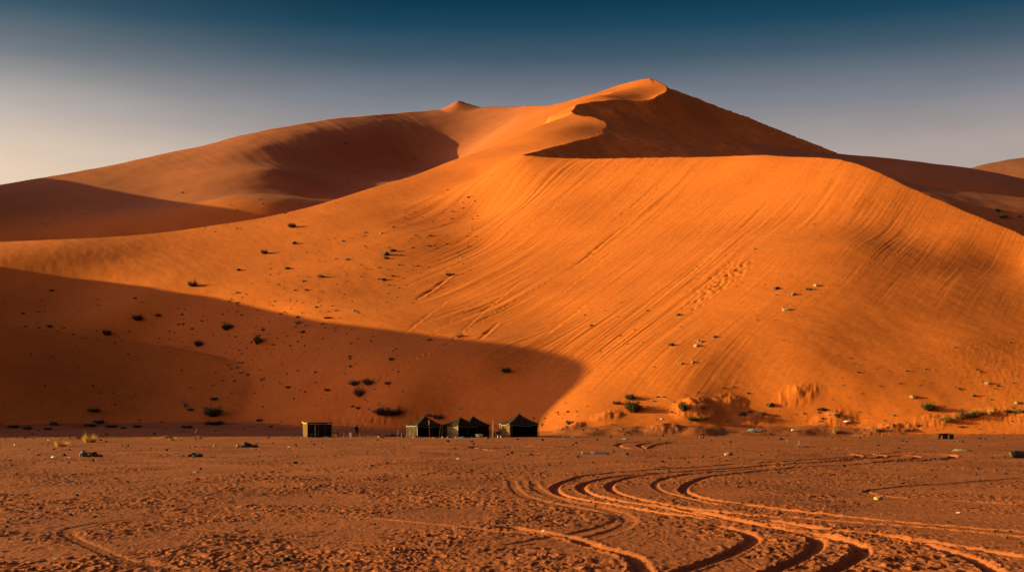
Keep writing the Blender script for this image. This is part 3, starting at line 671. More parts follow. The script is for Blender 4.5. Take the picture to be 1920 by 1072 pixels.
# ------------------------------------------------------------------ the camp: four peaked tents and a flat hut
def tent(label, fl_px, Y, th, W, eave, peak, left, opts):
    th = math.radians(th); FLc = ground(fl_px, Y)
    c = FLc + Vector((math.cos(th), math.sin(th), 0)) * W / 2 + Vector((-math.sin(th), math.cos(th), 0)) * W / 2
    c.z = min(float(zat(c.x + dx, c.y + dy)) for dx in (-2, 0, 2) for dy in (-2, 0)) + 0.02
    t = thing('tent', label, 'tent', c, th, 'black tents of the camp'); h = W / 2
    def roof(u, v):
        x, y = (2 * u - 1), (2 * v - 1); r = max(abs(x), abs(y)); q = min(abs(x), abs(y)) / max(r, 1e-6)
        z = eave + (peak - eave) * (1 - r) ** 1.45 - 0.16 * r ** 3 * (1 - q * q) + 0.03 * math.sin(9 * x + 5 * y)
        if r > 0.999: z -= 0.10
        return (x * (h + 0.14), y * (h + 0.14), z)
    rf = MB().grid(roof, 18, 18).build('roof', M['roof'], t, False, 0.03)
    def wall(a, b, top, wav, gap=0.0):
        a = Vector(a); b = Vector(b); nrm = Vector((-(b - a).y, (b - a).x)).normalized()
        def fn(u, v):
            p = a.lerp(b, u); w = wav * math.sin(u * 23 + 2 * v) * (0.4 + 0.6 * v) + wav * 0.7 * math.sin(u * 9 + 1.3)
            sag = -0.12 * (1 - (2 * u - 1) ** 2) * (1 - v) if gap == 0 else -gap * (1 - (2 * u - 1) ** 2) * (1 - v)
            return (p.x + nrm.x * w, p.y + nrm.y * w, (top + sag) * (1 - v) - 0.05 * v)
        return MB().grid(fn, 26, 8)
    e = h - 0.03
    wall((e, e), (-e, e), eave - 0.05, 0.05).build('back_wall', M['hair'], t, True, 0.02)
    wall((e, -e), (e, e), eave - 0.05, 0.05).build('side_wall', M['hair'], t, True, 0.02)
    lw = wall((-e, e), (-e, -e), eave - 0.08, 0.06, opts.get('gap', 0.0)).build('curtain', M[left], t, True, 0.02)
    if left != 'hair': lw['label'] = opts['clabel']
    fp = opts.get('front')
    if fp: wall((fp[0] * e, -e), (fp[1] * e, -e), fp[2], 0.04).build('front_panel', M[fp[3]], t, True, 0.02)
    for sx in (-1, 1):
        for sy in (-1, 1):
            MB().tube([(sx * h, sy * h, -0.1), (sx * h * 1.01, sy * h * 1.01, eave + opts.get('spike', 0.02) * (sx > 0) * (sy < 0))], 0.05, 0.04).build('corner_pole', M['wood' if sx < 0 else 'darkwood'], t)
    MB().tube([(0, 0, -0.05), (0, 0, peak + 0.07)], 0.05).build('centre_pole', M['darkwood'], t)
    for (x0, y0, z0, x1, y1, z1) in opts.get('poles', []):
        MB().tube([(x0, y0, z0), (x1, y1, z1)], 0.055, 0.05).build('front_pole', M['wood'], t)
    MB().tube([(x * h, -h - 0.13, eave - 0.20 - 0.22 * (1 - x * x)) for x in [k / 8 - 1 for k in range(17)]], 0.028).build('front_rope', M['rope' if opts.get('rope', 1) else 'darkwood'], rf)
    if opts.get('tied'):
        def drape(u, v):
            w = 0.34 * (1 - v) ** 1.5 + 0.14 + 0.25 * v * v
            return (-h + w * (u - 0.15) * 1.2, -h - 0.07 - 0.07 * math.sin(u * 15), (eave - 0.15) * (1 - v) - 0.02)
        MB().grid(drape, 12, 9).build('tied_curtain', M['gold'], t, True, 0.03)
        MB().tube([(-h - 0.12, y * h, eave - 0.08 - 0.26 * (1 - y * y)) for y in [k / 8 - 1 for k in range(17)]], 0.05).build('curtain_hem', M['rope'], lw)
    if opts.get('hem'):
        MB().tube([(-h - 0.13, y * h, eave - 0.22 - 0.08 * abs(math.sin(3.5 * y))) for y in [k / 8 - 1 for k in range(17)]], 0.06).build('curtain_hem', M['rope'], lw)
    return t
tent('black tent with two pale poles before its dark opening, nearest the dark bag heap', 783, 183.2, 27, 3.9, 1.82, 3.05, 'dripped',
     dict(clabel='soot streaked ochre side curtain', poles=[(-0.1, -2.05, -.1, -0.22, -2.02, 2.45), (1.25, -2.3, -.1, 1.62, -2.0, 1.75)], hem=1))
tent('black tent with a cream patched side panel facing left', 859, 183.4, 41, 3.5, 1.85, 2.98, 'patched', dict(clabel='cream canvas panel with brown patches', front=(0.05, 0.95, 0.55, 'hair')))
tent('black tent half hidden behind the tent with the cream panel, brown cloth across its front', 877, 186.6, 30, 3.6, 1.8, 3.1, 'hair', dict(front=(-0.9, 0.97, 1.55, 'maroon'), rope=0))
tent('separate black tent with a golden tied curtain, farthest right in the camp', 956, 183, 19.7, 4.35, 1.98, 3.35, 'gold', dict(clabel='golden side curtain', tied=1, spike=0.25, gap=0.35))

th = math.radians(20); HB = ground(576, 183); hut = thing('hut', 'flat topped hut of dark striped cloth with an ochre canvas end', 'hut', HB, th)
W_, D_, H_ = 3.5, 3.3, 2.0
def sheet(a, b, top, wav, fr=25): 
    a = Vector(a); b = Vector(b); nrm = Vector((-(b - a).y, (b - a).x)).normalized()
    return MB().grid(lambda u, v: (*(a.lerp(b, u) + nrm * (wav * math.sin(u * fr + v) * (0.5 + 0.5 * v))), top * (1 - v) - 0.05 * v - 0.09 * (1 - (2 * u - 1) ** 2) * (1 - v)), 30, 8)
sheet((0, D_), (0, 0), H_ - 0.02, 0.05, 17).build('canvas_end', M['gold'], hut, True, 0.03)
MB().tube([(-0.05, D_ + .15, H_ + 0.22), (-0.05, D_ * .75, H_ + 0.02), (-0.06, D_ * .4, H_ - .02), (-0.05, .1, H_ + 0.03), (0, -.1, H_ + 0.1)], 0.09).build('canvas_hem', M['yellow'], hut)
sheet((0.05, 0), (W_, 0), H_ - 0.1, 0.06, 30).build('striped_wall', M['maroon'], hut, True, 0.03)
sheet((W_, 0), (W_, D_), H_ - 0.1, 0.05).build('side_wall', M['hair'], hut, True, 0.03); sheet((W_, D_), (0, D_), H_ - 0.1, 0.05).build('back_wall', M['hair'], hut, True, 0.03)
MB().grid(lambda u, v: (u * W_, v * D_, H_ + 0.02 - 0.12 * math.sin(math.pi * u) * math.sin(math.pi * v)), 8, 8).build('roof', M['roof'], hut, True, 0.04)
MB().tube([(-.1, -.05, H_ + 0.04), (W_ + .2, -.05, H_ + 0.1)], 0.07).build('roof_beam', M['dead'], hut); MB().tube([(W_, -.2, H_ + .06), (W_, D_ + .2, H_ + .06)], 0.06).build('roof_beam', M['dead'], hut)
for x in (0, W_ * .33, W_ * .66, W_):
    MB().tube([(x, -0.09, -.1), (x, -0.09, H_ + (0.3 if x == 0 else 0.08))], 0.05).build('post', M['wood' if x in (0,) else 'darkwood'], hut)
for x, m in ((1.05, 'grey'), (1.5, 'dead'), (2.6, 'dead')):
    sheet((x, -.14), (x + .16, -.14), H_ - .25, 0.01).build('hanging_cloth', M[m], hut, True, 0.03)

# lumps: cloth heaps, bags, stones
def lump_mesh(name, m, seed, sub=2, rough=0.35, flat=0.6, smooth=False, chip=0.0, freq=1.0):
    bm = bmesh.new(); bmesh.ops.create_icosphere(bm, subdivisions=sub, radius=0.5)
    for v in bm.verts:
        p = v.co * freq * 2
        n = noise(np.array([p.x * 1.3 + seed * 3.1]), np.array([p.y * 1.3 + p.z * 2.1]), seed)[0] + 0.5 * noise(np.array([p.x * 3 - p.z * 2]), np.array([p.y * 3 + seed]), seed + 1)[0]
        v.co *= 1 + rough * float(n)
        if chip and v.co.z > 0.28: v.co.z = 0.28 + (v.co.z - 0.28) * (1 - chip)
        v.co.z *= flat
        if v.co.z < -0.12: v.co.z = -0.12
    me = bpy.data.meshes.new(name); bm.to_mesh(me); bm.free(); me.materials.append(m)
    if smooth: me.polygons.foreach_set('use_smooth', [True] * len(me.polygons))
    return me
def put(me, name, pos, size, label, cat, group=None, rz=None, sink=0.0):
    o = bpy.data.objects.new(name, me); COL.objects.link(o); o.location = (pos.x, pos.y, pos.z - sink)
    o.scale = size if isinstance(size, tuple) else (size,) * 3; o.rotation_euler = (0, 0, R.uniform(0, 6.3) if rz is None else rz)
    return tag(o, label, cat, group)
def at(px, py, w=None, ymin=15):
    h = hit(px, py, ymin)
    return (h, None) if w is None else (h, w / F * h.y)

HEAP = [lump_mesh('heap', M['black'], s, 3, 0.5, 0.55, False, 0, 1.6) for s in (3, 8)]
# furniture and belongings
g = ground(590, 182); t = thing('bench', 'low yellow wooden bench before the hut', 'bench', g, 0.15)
MB().box((0, 0, .46), (1.15, .36, .10)).build('seat', M['gold'], t); MB().box((-.48, 0, .2), (.14, .34, .42)).build('leg', M['gold'], t); MB().box((.48, 0, .2), (.10, .34, .42)).build('leg', M['darkwood'], t)
g = ground(612, 182); o = put(lump_mesh('blanket_pile', M['grey'], 21, 3, .3, .45, True), 'blanket_pile', g, (.95, .6, .75), 'flat grey pile of folded blankets between bench and dark table', 'blankets', rz=0.1)
g = ground(627, 182.4); t = thing('table', 'dark table with stuff on top at the right end of the hut', 'table', g, 0.1)
MB().box((0, 0, .74), (1.05, .6, .07)).build('table_top', M['darkwood'], t); MB().box((0.05, 0, .88), (.8, .45, .2), 0, None, .04).build('folded_rug', M['grey'], t)
for x in (-.45, .45):
    for y in (-.24, .24): MB().box((x, y, .35), (.07, .07, .74)).build('leg', M['darkwood'], t)
for dx, lab in ((-.18, 'left yellow crate under the dark table by the hut'), (.22, 'right yellow crate under the dark table by the hut')):
    b = MB().box((0, 0, .22), (.24, .3, .44)); b.box((0, 0, .455), (.27, .33, .03)); o = b.build('crate', M['yellow']); o.location = (g.x + dx, g.y, g.z); tag(o, lab, 'crate', 'crates under the table')
def stick(px, Y, h, label, r=.035, lean=0.02, m='wood', cat='post'):
    g = ground(px, Y); b = MB().tube([(0, 0, -.15), (lean * .5, 0, h * .5), (lean, 0, h)], r, r * .8); b.tube([(lean, 0, h), (lean * 1.02, 0, h + .04)], r * 1.15, r * .9); o = b.build('post', M[m]); o.location = g; return tag(o, label, cat)
stick(644.5, 182, .62, 'thin short stick standing alone between the dark table and the person')
stick(746, 181.5, .98, 'pale short post in front of the dark bag heap'); stick(753, 181.8, .5, 'stubby pale peg just left of the soot streaked tent', .05)
stick(924.5, 182.6, 2.45, 'tall pale pole standing between the tents with a gap either side', .065, .03)
g = ground(926, 183); b = MB().tube([(0, 0, 1.75), (1.05, 0, .8)], .05); b.tube([(1.05, 0, .8), (1.1, 0, -.1)], .04); o = b.build('strut', M['darkwood']); o.location = g; tag(o, 'dark slanting strut running down from the tall pole to the golden curtained tent', 'strut')
def can(px, Y, w, h, m, label, tilt=0, name='jerrycan'):
    g = ground(px, Y); t = thing(name, label, 'jerrycan', g, R.uniform(-.4, .4))
    bd = MB().box((0, 0, h * .45), (w, w * .6, h * .9), 0, Matrix.Rotation(tilt, 3, 'Y'), .01).build('body', M[m], t)
    b = MB().tube([(w * .3 + tilt * h * .4, 0, h * .88), (w * .32 + tilt * h * .45, 0, h * 1.0)], w * .14); b.build('cap', M['black'], bd)
    MB().tube([(-w * .35 + tilt * h * .4, 0, h * .88), (-w * .3 + tilt * h * .4, 0, h * 1.02), (w * .05 + tilt * h * .4, 0, h * 1.02), (w * .1 + tilt * h * .4, 0, h * .88)], w * .06).build('handle', M[m], bd)
can(657, 181, .34, .68, 'white', 'cream jerrycan left of the walking person'); can(674, 181.5, .26, .42, 'yellow', 'yellow jerrycan at the heel of the walking person'); can(691, 181, .34, .28, 'yellow', 'low yellow jerrycan lying on the open sand right of the person', .3)
put(lump_mesh('stone', M['rockd'], 33, 2, .3, .7), 'stone', ground(662.5, 180), .28, 'dark lump at the foot of the cream jerrycan', 'stone')
b = lump_mesh('plastic_bag', M['white'], 34, 2, .3, .9, True)
put(b, 'plastic_bag', ground(710, 181), .26, 'small round white bag on open sand before the bag heap', 'bag'); put(b, 'plastic_bag', ground(775, 178.5), (.25, .2, .25), 'small white bag in front of the soot streaked tent', 'bag')
put(lump_mesh('plastic_bag', M['blue'], 35, 2, .4, .8), 'plastic_bag', ground(787, 178.5), (.42, .3, .4), 'pale blue crumpled bag in front of the soot streaked tent', 'bag')
put(HEAP[0], 'tarpaulin_heap', ground(741, 184), (2.5, 1.4, 1.25), 'long black heap of covered bags left of the tents', 'heap', rz=0); put(HEAP[1], 'tarpaulin_heap', ground(725.5, 183.5), (.75, .6, .75), 'small black bag at the left end of the long heap', 'bag', rz=.4)
put(lump_mesh('stone', M['rockg'], 36, 2, .25, .45), 'stone', ground(816, 176.5), (.85, .5, .7), 'flat dark grey stone in front of the tent with two poles', 'stone', rz=0)
can(829, 181.3, .2, .2, 'yellow', 'tiny yellow can between the two left tents')
for px, Y, s, m, lab in ((840,181,(.42,.3,.42),'blue','blue bundle below the cream patched panel'),(868,180.6,(1.15,.6,.55),'blue','crumpled pale blue tarpaulin before the opening beside the cream panel'),(855,180,(.3,.25,.3),'white','white scrap between the blue bundle and the blue tarpaulin'),
                          (884.5,178.8,(.3,.25,.4),'blue','small deep blue bag right of the blue tarpaulin'),(898,178.5,(.42,.3,.24),'grey','grey blue rag right of the small blue bag'),(912,180,(.36,.3,.2),'rockp','pale flat stone below the brown fronted tent'),(1001,181,(.9,.4,.22),'black','low dark bundle at the right corner of the golden curtained tent')):
    put(lump_mesh('bundle' if m != 'rockp' else 'stone', M[m], int(px), 2, .42, .8), 'bundle' if m != 'rockp' else 'stone', ground(px, Y), s, lab, 'bundle' if m != 'rockp' else 'stone', rz=0)
g = ground(899, 182); o = MB().tube([(-.5, 0, .3), (-.48, 0, .32), (.5, 0, .32), (.52, 0, .3)], .17, .17, 10).tube([(.5, 0, .32), (.62, 0, .32)], .09, .05).build('bedroll', M['grey'], None, True); o.location = g; tag(o, 'rolled grey bedding leaning at the front of the brown fronted tent', 'bedroll')
g = ground(925.5, 182.8); b = MB().box((0, 0, .3), (.46, .4, .58), .1, None, .02).box((0, 0, .60), (.5, .44, .04), .1); o = b.build('box', M['gold']); o.location = g; tag(o, 'ochre box at the foot of the tall pole', 'box')
g = ground(933.5, 182); b = MB().box((0, 0, .4), (.5, .45, .8), .1, None, .02).box((0, 0, .81), (.54, .5, .05), .1); o = b.build('box', M['black']); o.location = g; tag(o, 'black box between the ochre box and the golden curtain', 'box')
g = ground(936, 180.5); t = thing('stool', 'small white legged stool before the golden curtain', 'stool', g, .2)
MB().box((0, 0, .33), (.5, .3, .05)).build('seat', M['rope'], t)
for x in (-.2, .2):
    for y in (-.1, .1): MB().tube([(x * 1.15, y, -.03), (x, y, .32)], .03).build('leg', M['white'], t)

# ------------------------------------------------------------------ the walking person
def skin_body(name, J, E, rad, root):
    me = bpy.data.meshes.new(name); keys = list(J); me.from_pydata([J[k] for k in keys], [(keys.index(a), keys.index(b)) for a, b in E], [])
    o = bpy.data.objects.new(name, me); COL.objects.link(o)
    md = o.modifiers.new('skin', 'SKIN'); md.use_smooth_shade = True
    for i, k in enumerate(keys):
        r = rad[k]; me.skin_vertices[0].data[i].radius = (r, r) if not isinstance(r, tuple) else r
        me.skin_vertices[0].data[i].use_root = (k == root)
    o.modifiers.new('subdivision', 'SUBSURF').levels = 2; o.modifiers['subdivision'].render_levels = 2
    dg = bpy.context.evaluated_depsgraph_get(); m2 = bpy.data.meshes.new_from_object(o.evaluated_get(dg)); m2.name = name
    bpy.data.objects.remove(o); bpy.data.meshes.remove(me); return m2
J = dict(pel=(0,0,.93), sp1=(.0,0,1.08), ch=(.01,.0,1.28), nk0=(.02,0,1.44), nk=(.03,-.01,1.52), hd=(.035,-.03,1.60), top=(.03,-.01,1.70), nose=(.055,-.115,1.61), chin=(.045,-.075,1.545),
         hipL=(-.10,0,.88), kneL=(-.20,-.03,.50), ankL=(-.30,.06,.11), toeL=(-.33,-.09,.04), hipR=(.10,0,.88), kneR=(.19,-.07,.48), ankR=(.24,-.03,.09), toeR=(.28,-.18,.03),
         shL=(-.17,.0,1.40), elL=(-.235,.05,1.13), wrL=(-.20,-.03,.90), paL=(-.19,-.05,.83), shR=(.20,.0,1.40), elR=(.255,.04,1.13), wrR=(.24,-.06,.90), paR=(.235,-.08,.83))
rad = dict(pel=.145, sp1=.135, ch=.155, nk0=.085, nk=.058, hd=.098, top=.062, nose=.014, chin=.04, hipL=.095, kneL=.066, ankL=.048, toeL=.04, hipR=.095, kneR=.066, ankR=.048, toeR=.04,
           shL=.075, elL=.052, wrL=.032, paL=.034, shR=.075, elR=.052, wrR=.032, paR=.034)
E = [('pel','sp1'),('sp1','ch'),('ch','nk0'),('nk0','nk'),('nk','hd'),('hd','top'),('hd','nose'),('nk','chin'),('pel','hipL'),('hipL','kneL'),('kneL','ankL'),('ankL','toeL'),('pel','hipR'),('hipR','kneR'),('kneR','ankR'),('ankR','toeR'),
     ('ch','shL'),('shL','elL'),('elL','wrL'),('wrL','paL'),('ch','shR'),('shR','elR'),('elR','wrR'),('wrR','paR')]
for s, sg in (('L', -1), ('R', 1)):
    bx, by, bz = J['pa' + s]
    for k, (dy, ln) in enumerate(((-.030, .068), (-.010, .078), (.010, .073), (.028, .056))):
        a, b_, c_ = f'f{k}a{s}', f'f{k}b{s}', f'f{k}c{s}'
        J[a] = (bx, by + dy, bz - .035); J[b_] = (bx - sg * .008, by + dy * 1.1, bz - .035 - ln * .5); J[c_] = (bx - sg * .026, by + dy * 1.1, bz - .035 - ln)
        rad[a] = .0105; rad[b_] = .0092; rad[c_] = .0078; E += [('pa' + s, a), (a, b_), (b_, c_)]
    J['t0' + s] = (bx - sg * .012, by - .045, bz + .01); J['t1' + s] = (bx - sg * .02, by - .062, bz - .035); rad['t0' + s] = .0115; rad['t1' + s] = .009; E += [('pa' + s, 't0' + s), ('t0' + s, 't1' + s)]
pm = skin_body('person', J, E, rad, 'pel')
for k in ('skin', 'trousers', 'jacket'): pm.materials.append(M[k])
for p in pm.polygons:
    c = p.center; p.use_smooth = True
    arm = abs(c.x - .02) > .165 and c.z > .8
    p.material_index = 1 if c.z < .96 and not arm else (2 if (c.z < 1.50 and not (arm and c.z < .905)) else 0)
pg = ground(668, 180.5); po = bpy.data.objects.new('person', pm); COL.objects.link(po); po.location = (pg.x, pg.y, pg.z - .0); po.scale = (1.03,) * 3
tag(po, 'person in a dark hooded jacket and black trousers walking beside the cream jerrycan', 'person')
b = MB()
def hood(u, v):
    a = u * 2 * math.pi; ph = v * math.pi * .62; r = .128 + .012 * math.sin(3 * a)
    x = r * math.sin(ph + .02) * math.cos(a); y = r * 1.08 * math.sin(ph + .02) * math.sin(a); z = .145 * math.cos(ph)
    if y < -.05 and z < .08: y = -.055 - (y + .055) * .1; x *= 1.02
    return (.033 + x, -.005 + y + .012, 1.615 + z)
b.grid(hood, 20, 9).build('hood', M['jacket'], po, True, .012)
def skirt(u, v):
    a = u * 2 * math.pi; r = 1 + .18 * v + .03 * math.sin(5 * a)
    return (.01 + .175 * r * math.cos(a), .145 * r * math.sin(a), 1.12 - .33 * v)
MB().grid(skirt, 22, 6).build('jacket_hem', M['jacket'], po, True, .012)
# ------------------------------------------------------------------ shrubs, grass
def blades(n, h, spread, w, curve, rng, seg=3, base=0.12, upright=0.5, leafy=0):
    """thin curved blades / leafy twigs fanning from one root"""
    b = MB()
    for k in range(n):
        a = rng.uniform(0, 2 * math.pi); out = spread * rng.random() ** upright; L_ = h * rng.uniform(.6, 1.05) * (1 - .35 * out)
        r0 = base * math.sqrt(rng.random()); p = Vector((r0 * math.cos(a + rng.uniform(-1, 1)), r0 * math.sin(a), -.03)); d = Vector((math.cos(a) * out, math.sin(a) * out, 1)).normalized()
        sd = Vector((-math.sin(a), math.cos(a), 0)); pts = [p]
        for s in range(seg):
            d = (d + Vector((math.cos(a), math.sin(a), -.6)) * curve * rng.uniform(.4, 1.2) / seg + Vector((rng.uniform(-.2, .2), rng.uniform(-.2, .2), 0)) * .4).normalized()
            pts.append(pts[-1] + d * L_ / seg)
        v = []; 
        for i, q in enumerate(pts):
            ww = w * (1 - .85 * i / seg); v += [q - sd * ww, q + sd * ww]
        b.add(v, [(2 * i, 2 * i + 1, 2 * i + 3, 2 * i + 2) for i in range(seg)])
        for _ in range(leafy):
            i = rng.uniform(.25, 1) * seg; i0 = min(int(i), seg - 1); q = pts[i0].lerp(pts[i0 + 1], i - i0)
            dr = Vector((rng.uniform(-1, 1), rng.uniform(-1, 1), rng.uniform(-.2, 1))).normalized(); sl = dr.orthogonal().normalized(); l = h * rng.uniform(.07, .15)
            b.add([q, q + dr * l * .5 + sl * l * .28, q + dr * l, q + dr * l * .5 - sl * l * .28], [(0, 1, 2, 3)])
    return b
rg = random.Random(5)
# all are about one metre across; (foliage builder, material, name, category)
KIND = {
    'round':  [blades(230, .80, 1.0, .018, .3, rg, 3, .18, .5, 9).mesh('shrub', M['leaf']) for _ in range(2)],
    'dark':   [blades(220, .78, 1.1, .018, .35, rg, 3, .20, .5, 9).mesh('shrub', M['leafd']) for _ in range(2)],
    'spiky':  [blades(150, .85, .9, .026, .15, rg, 3, .12, .7, 4).mesh('shrub', M['leaf']) for _ in range(2)],
    'sprawl': [blades(190, .85, 1.2, .028, .3, rg, 3, .28, .45, 6).mesh('shrub', M['leafd']) for _ in range(2)],
    'low':    [blades(230, .62, 1.1, .022, .35, rg, 3, .34, .5, 7).mesh('shrub', M['leafd']) for _ in range(2)],
    'dead':   [blades(420, .70, 1.3, .024, .5, rg, 3, .40, .5, 4).mesh('shrub', M['dead']) for _ in range(1)],
    'wisp':   [blades(90, .85, .9, .010, .2, rg, 4, .12, .6, 1).mesh('shrub', M['wisp']) for _ in range(1)],
    'straw':  [blades(420, .70, 1.0, .015, .5, rg, 4, .28, .6).mesh('grass_tuft', M['straw']) for _ in range(2)],
    'strawg': [blades(360, .66, 1.1, .016, .4, rg, 4, .28, .6, 2).mesh('grass_tuft', M['strawg']) for _ in range(2)],
}
PLANTS = [  # kind, px, py, width, height factor, label
 ('round',1187,772,27,1.0,'largest round green shrub at the sunlit dune foot, long shadow to its right'),
 ('round',1181,749,17,.8,'green shrub just above the largest round shrub'),
 ('low',1156,757,14,.7,'low dark cushion plant left of the largest round shrub'),
 ('spiky',1281,770,20,1.0,'upright spiky green shrub right of the largest round shrub'),
 ('strawg',1314,764,14,1.0,'small golden tuft right of the upright spiky shrub'),
 ('low',1299,788,18,.8,'dark low shrub on top of the sandy mound'),('strawg',1315,787,18,.8,'yellow green tuft on top of the sandy mound'),
 ('round',1741,769,24,.75,'green shrub on the gravel slope with a long shadow to its right'),
 ('strawg',1775,790,26,.7,'golden green tuft at the left end of the low hedge at right'),('strawg',1802,784,24,.6,'yellow green tuft second from left in the long low hedge at right'),('low',1815,781,28,.6,'dark low shrub in the middle of the long low hedge at right'),
 ('strawg',1833,778,26,.7,'broad tuft on the right part of the long low hedge at right'),('straw',1857,776,13,1.2,'upright golden tuft beyond the end of the long low hedge'),
 ('low',1889,773,13,.9,'small dark shrub between the golden tuft and the frame edge'),('strawg',1911,773,20,.7,'yellow green shrub nearest the right edge'),
 ('strawg',1800,801,11,.7,'small yellow tuft below the long low hedge'),('strawg',1567,812,11,1.4,'upright yellow green tuft at the left end of the sandy bank'),('strawg',1644,808,12,1.0,'green tuft in the middle of the sandy bank'),('strawg',1697,807,12,.8,'green tuft on the right part of the sandy bank'),
 ('dark',425,618,18,1.0,'dark round shrub in the great shadow, highest of the lower left group'),('spiky',483,645,20,.95,'dusty green spiky shrub at the edge of the trodden hollow'),('dark',372,649,14,1.1,'dark shrub at the crest of the low shaded dune'),
 ('dark',258,600,18,.75,'dark spreading shrub on the shaded slope above the low dune crest'),('dark',200,628,14,1.0,'dark upright shrub just above the low dune crest at left'),
 ('low',93,613,9,.9,'small dark plant left of the upright shrub above the low dune'),('low',297,593,10,.9,'low dark plant right of the spreading shrub on the shaded slope'),
 ('round',547,427,14,.8,'golden green shrub alone below the left ridge'),('dark',496,476,12,.9,'dark shrub on the bright edge of the left shoulder'),('dark',361,537,17,.8,'dark shrub beside the tip of the sunlit patch'),
 ('strawg',601,520,13,.8,'golden green tuft amid the stones of the sunlit shoulder'),('strawg',839,516,14,.7,'golden tuft at the top of the deep groove'),('strawg',862,632,15,.7,'tuft on the footprint trail at the shadow edge'),
 ('strawg',559,606,12,.6,'low tuft on the shadow edge in the sand shoulder'),('low',568,624,8,.8,'tiny shrub just under the shadow edge'),
 ('low',614,597,12,.6,'low shrub on the sunlit side of the shadow edge'),
 ('sprawl',665,722,17,.8,'spreading dark shrub, left of three above the tents'),('sprawl',691,721,19,.8,'spreading dark shrub, right of three above the tents'),('spiky',673,743,24,.75,'largest spiky dark shrub, lowest of three above the tents'),
 ('low',727,720,10,.9,'small dark plant right of the three shrubs above the tents'),('low',734,675,10,.9,'lone small shrub high in the shade above the tents'),
 ('dark',948,698,16,.8,'dark shrub in the round end of the great shadow'),('dead',728,777,42,.62,'large heap of brown dead brush left of the tents'),
 ('low',672,766,10,.8,'small grey green plant above the bag heap'),('low',821,784,16,.85,'grey bush right behind the tent with two poles'),('low',804,780,9,.9,'small plant behind the peak of the tent with two poles'),
 ('low',615,732,12,.6,'pale flat plant in the trodden hollow'),('wisp',490,714,12,.8,'pale dry plant at the right end of the low shaded dune'),('wisp',347,763,13,1.3,'wispy grey twigs on the face of the low shaded dune'),('low',357,769,11,.7,'dark plant below the wispy grey twigs'),
 ('sprawl',398,779,28,.85,'big dark spiky shrub at the foot of the low shaded dune'),('low',401,749,12,.7,'small plant above the big dark shrub on the low dune'),('low',176,771,20,.6,'dark sparse shrub on the lower face of the low shaded dune'),
 ('low',185,793,18,.7,'round grey green cushion near the foot of the shaded dune'),('low',169,799,20,.5,'dark mat plant left of the grey green cushion'),('low',25,801,20,.5,'green mat plant nearest the left edge'),('low',51,805,14,.9,'green cushion right of the mat plant at the left edge'),
 ('low',90,805,14,.5,'small mat plant below the black rock'),('low',208,801,20,.55,'dark mat plant between the cushions in the shaded strip'),('low',232,803,10,.6,'tiny mat plant in the middle of the shaded strip'),('low',257,801,15,.6,'dark mat plant in the middle of the shaded strip'),
 ('low',350,802,20,.45,'pale mat plant beside the yellow flag'),('low',402,795,32,.4,'widest flat green plant in the shaded strip'),('wisp',507,801,20,.5,'dry twiggy tuft at the right end of the shaded strip'),('low',487,789,12,.6,'small plant above the dry twiggy tuft'),
 ('straw',168,829,26,1.0,'bright golden grass tuft standing in the sun at left'),('straw',115,837,26,.75,'leaning golden grass tuft left of the brightest one'),('straw',323,825,16,.55,'low reddish golden tuft on a sand heap'),('straw',367,820,14,.4,'small yellow grass patch below the yellow flag'),
 ('low',1069,795,13,.9,'dark bush between the last tent and the sandy mound'),('low',1259,648,9,1.2,'dark reddish bush alone on the sunlit slope'),
 ('low',1868,396,12,.8,'dark bush behind the crest at far right, upper one'),('low',1881,408,15,.7,'wide dark bush behind the crest at far right'),('low',1910,407,8,.8,'small dark bush behind the crest nearest the right edge'),
 ('low',656,669,7,.8,'small dark plant in the shade right of the trodden hollow'),('low',541,727,9,.8,'small dark plant on the trodden hollow floor'),
]
for kind, px, py, wpx, hf, lab in PLANTS:
    h = hit(px, py)
    if h is None: continue
    wm = wpx / F * h.y
    straw = kind.startswith('straw'); me = R.choice(KIND[kind])
    put(me, 'grass_tuft' if straw else 'shrub', h, (wm * 1.05, wm * 1.05, wm * hf * 1.35), lab, 'grass' if straw else 'shrub', 'grass tufts' if straw else 'desert shrubs')

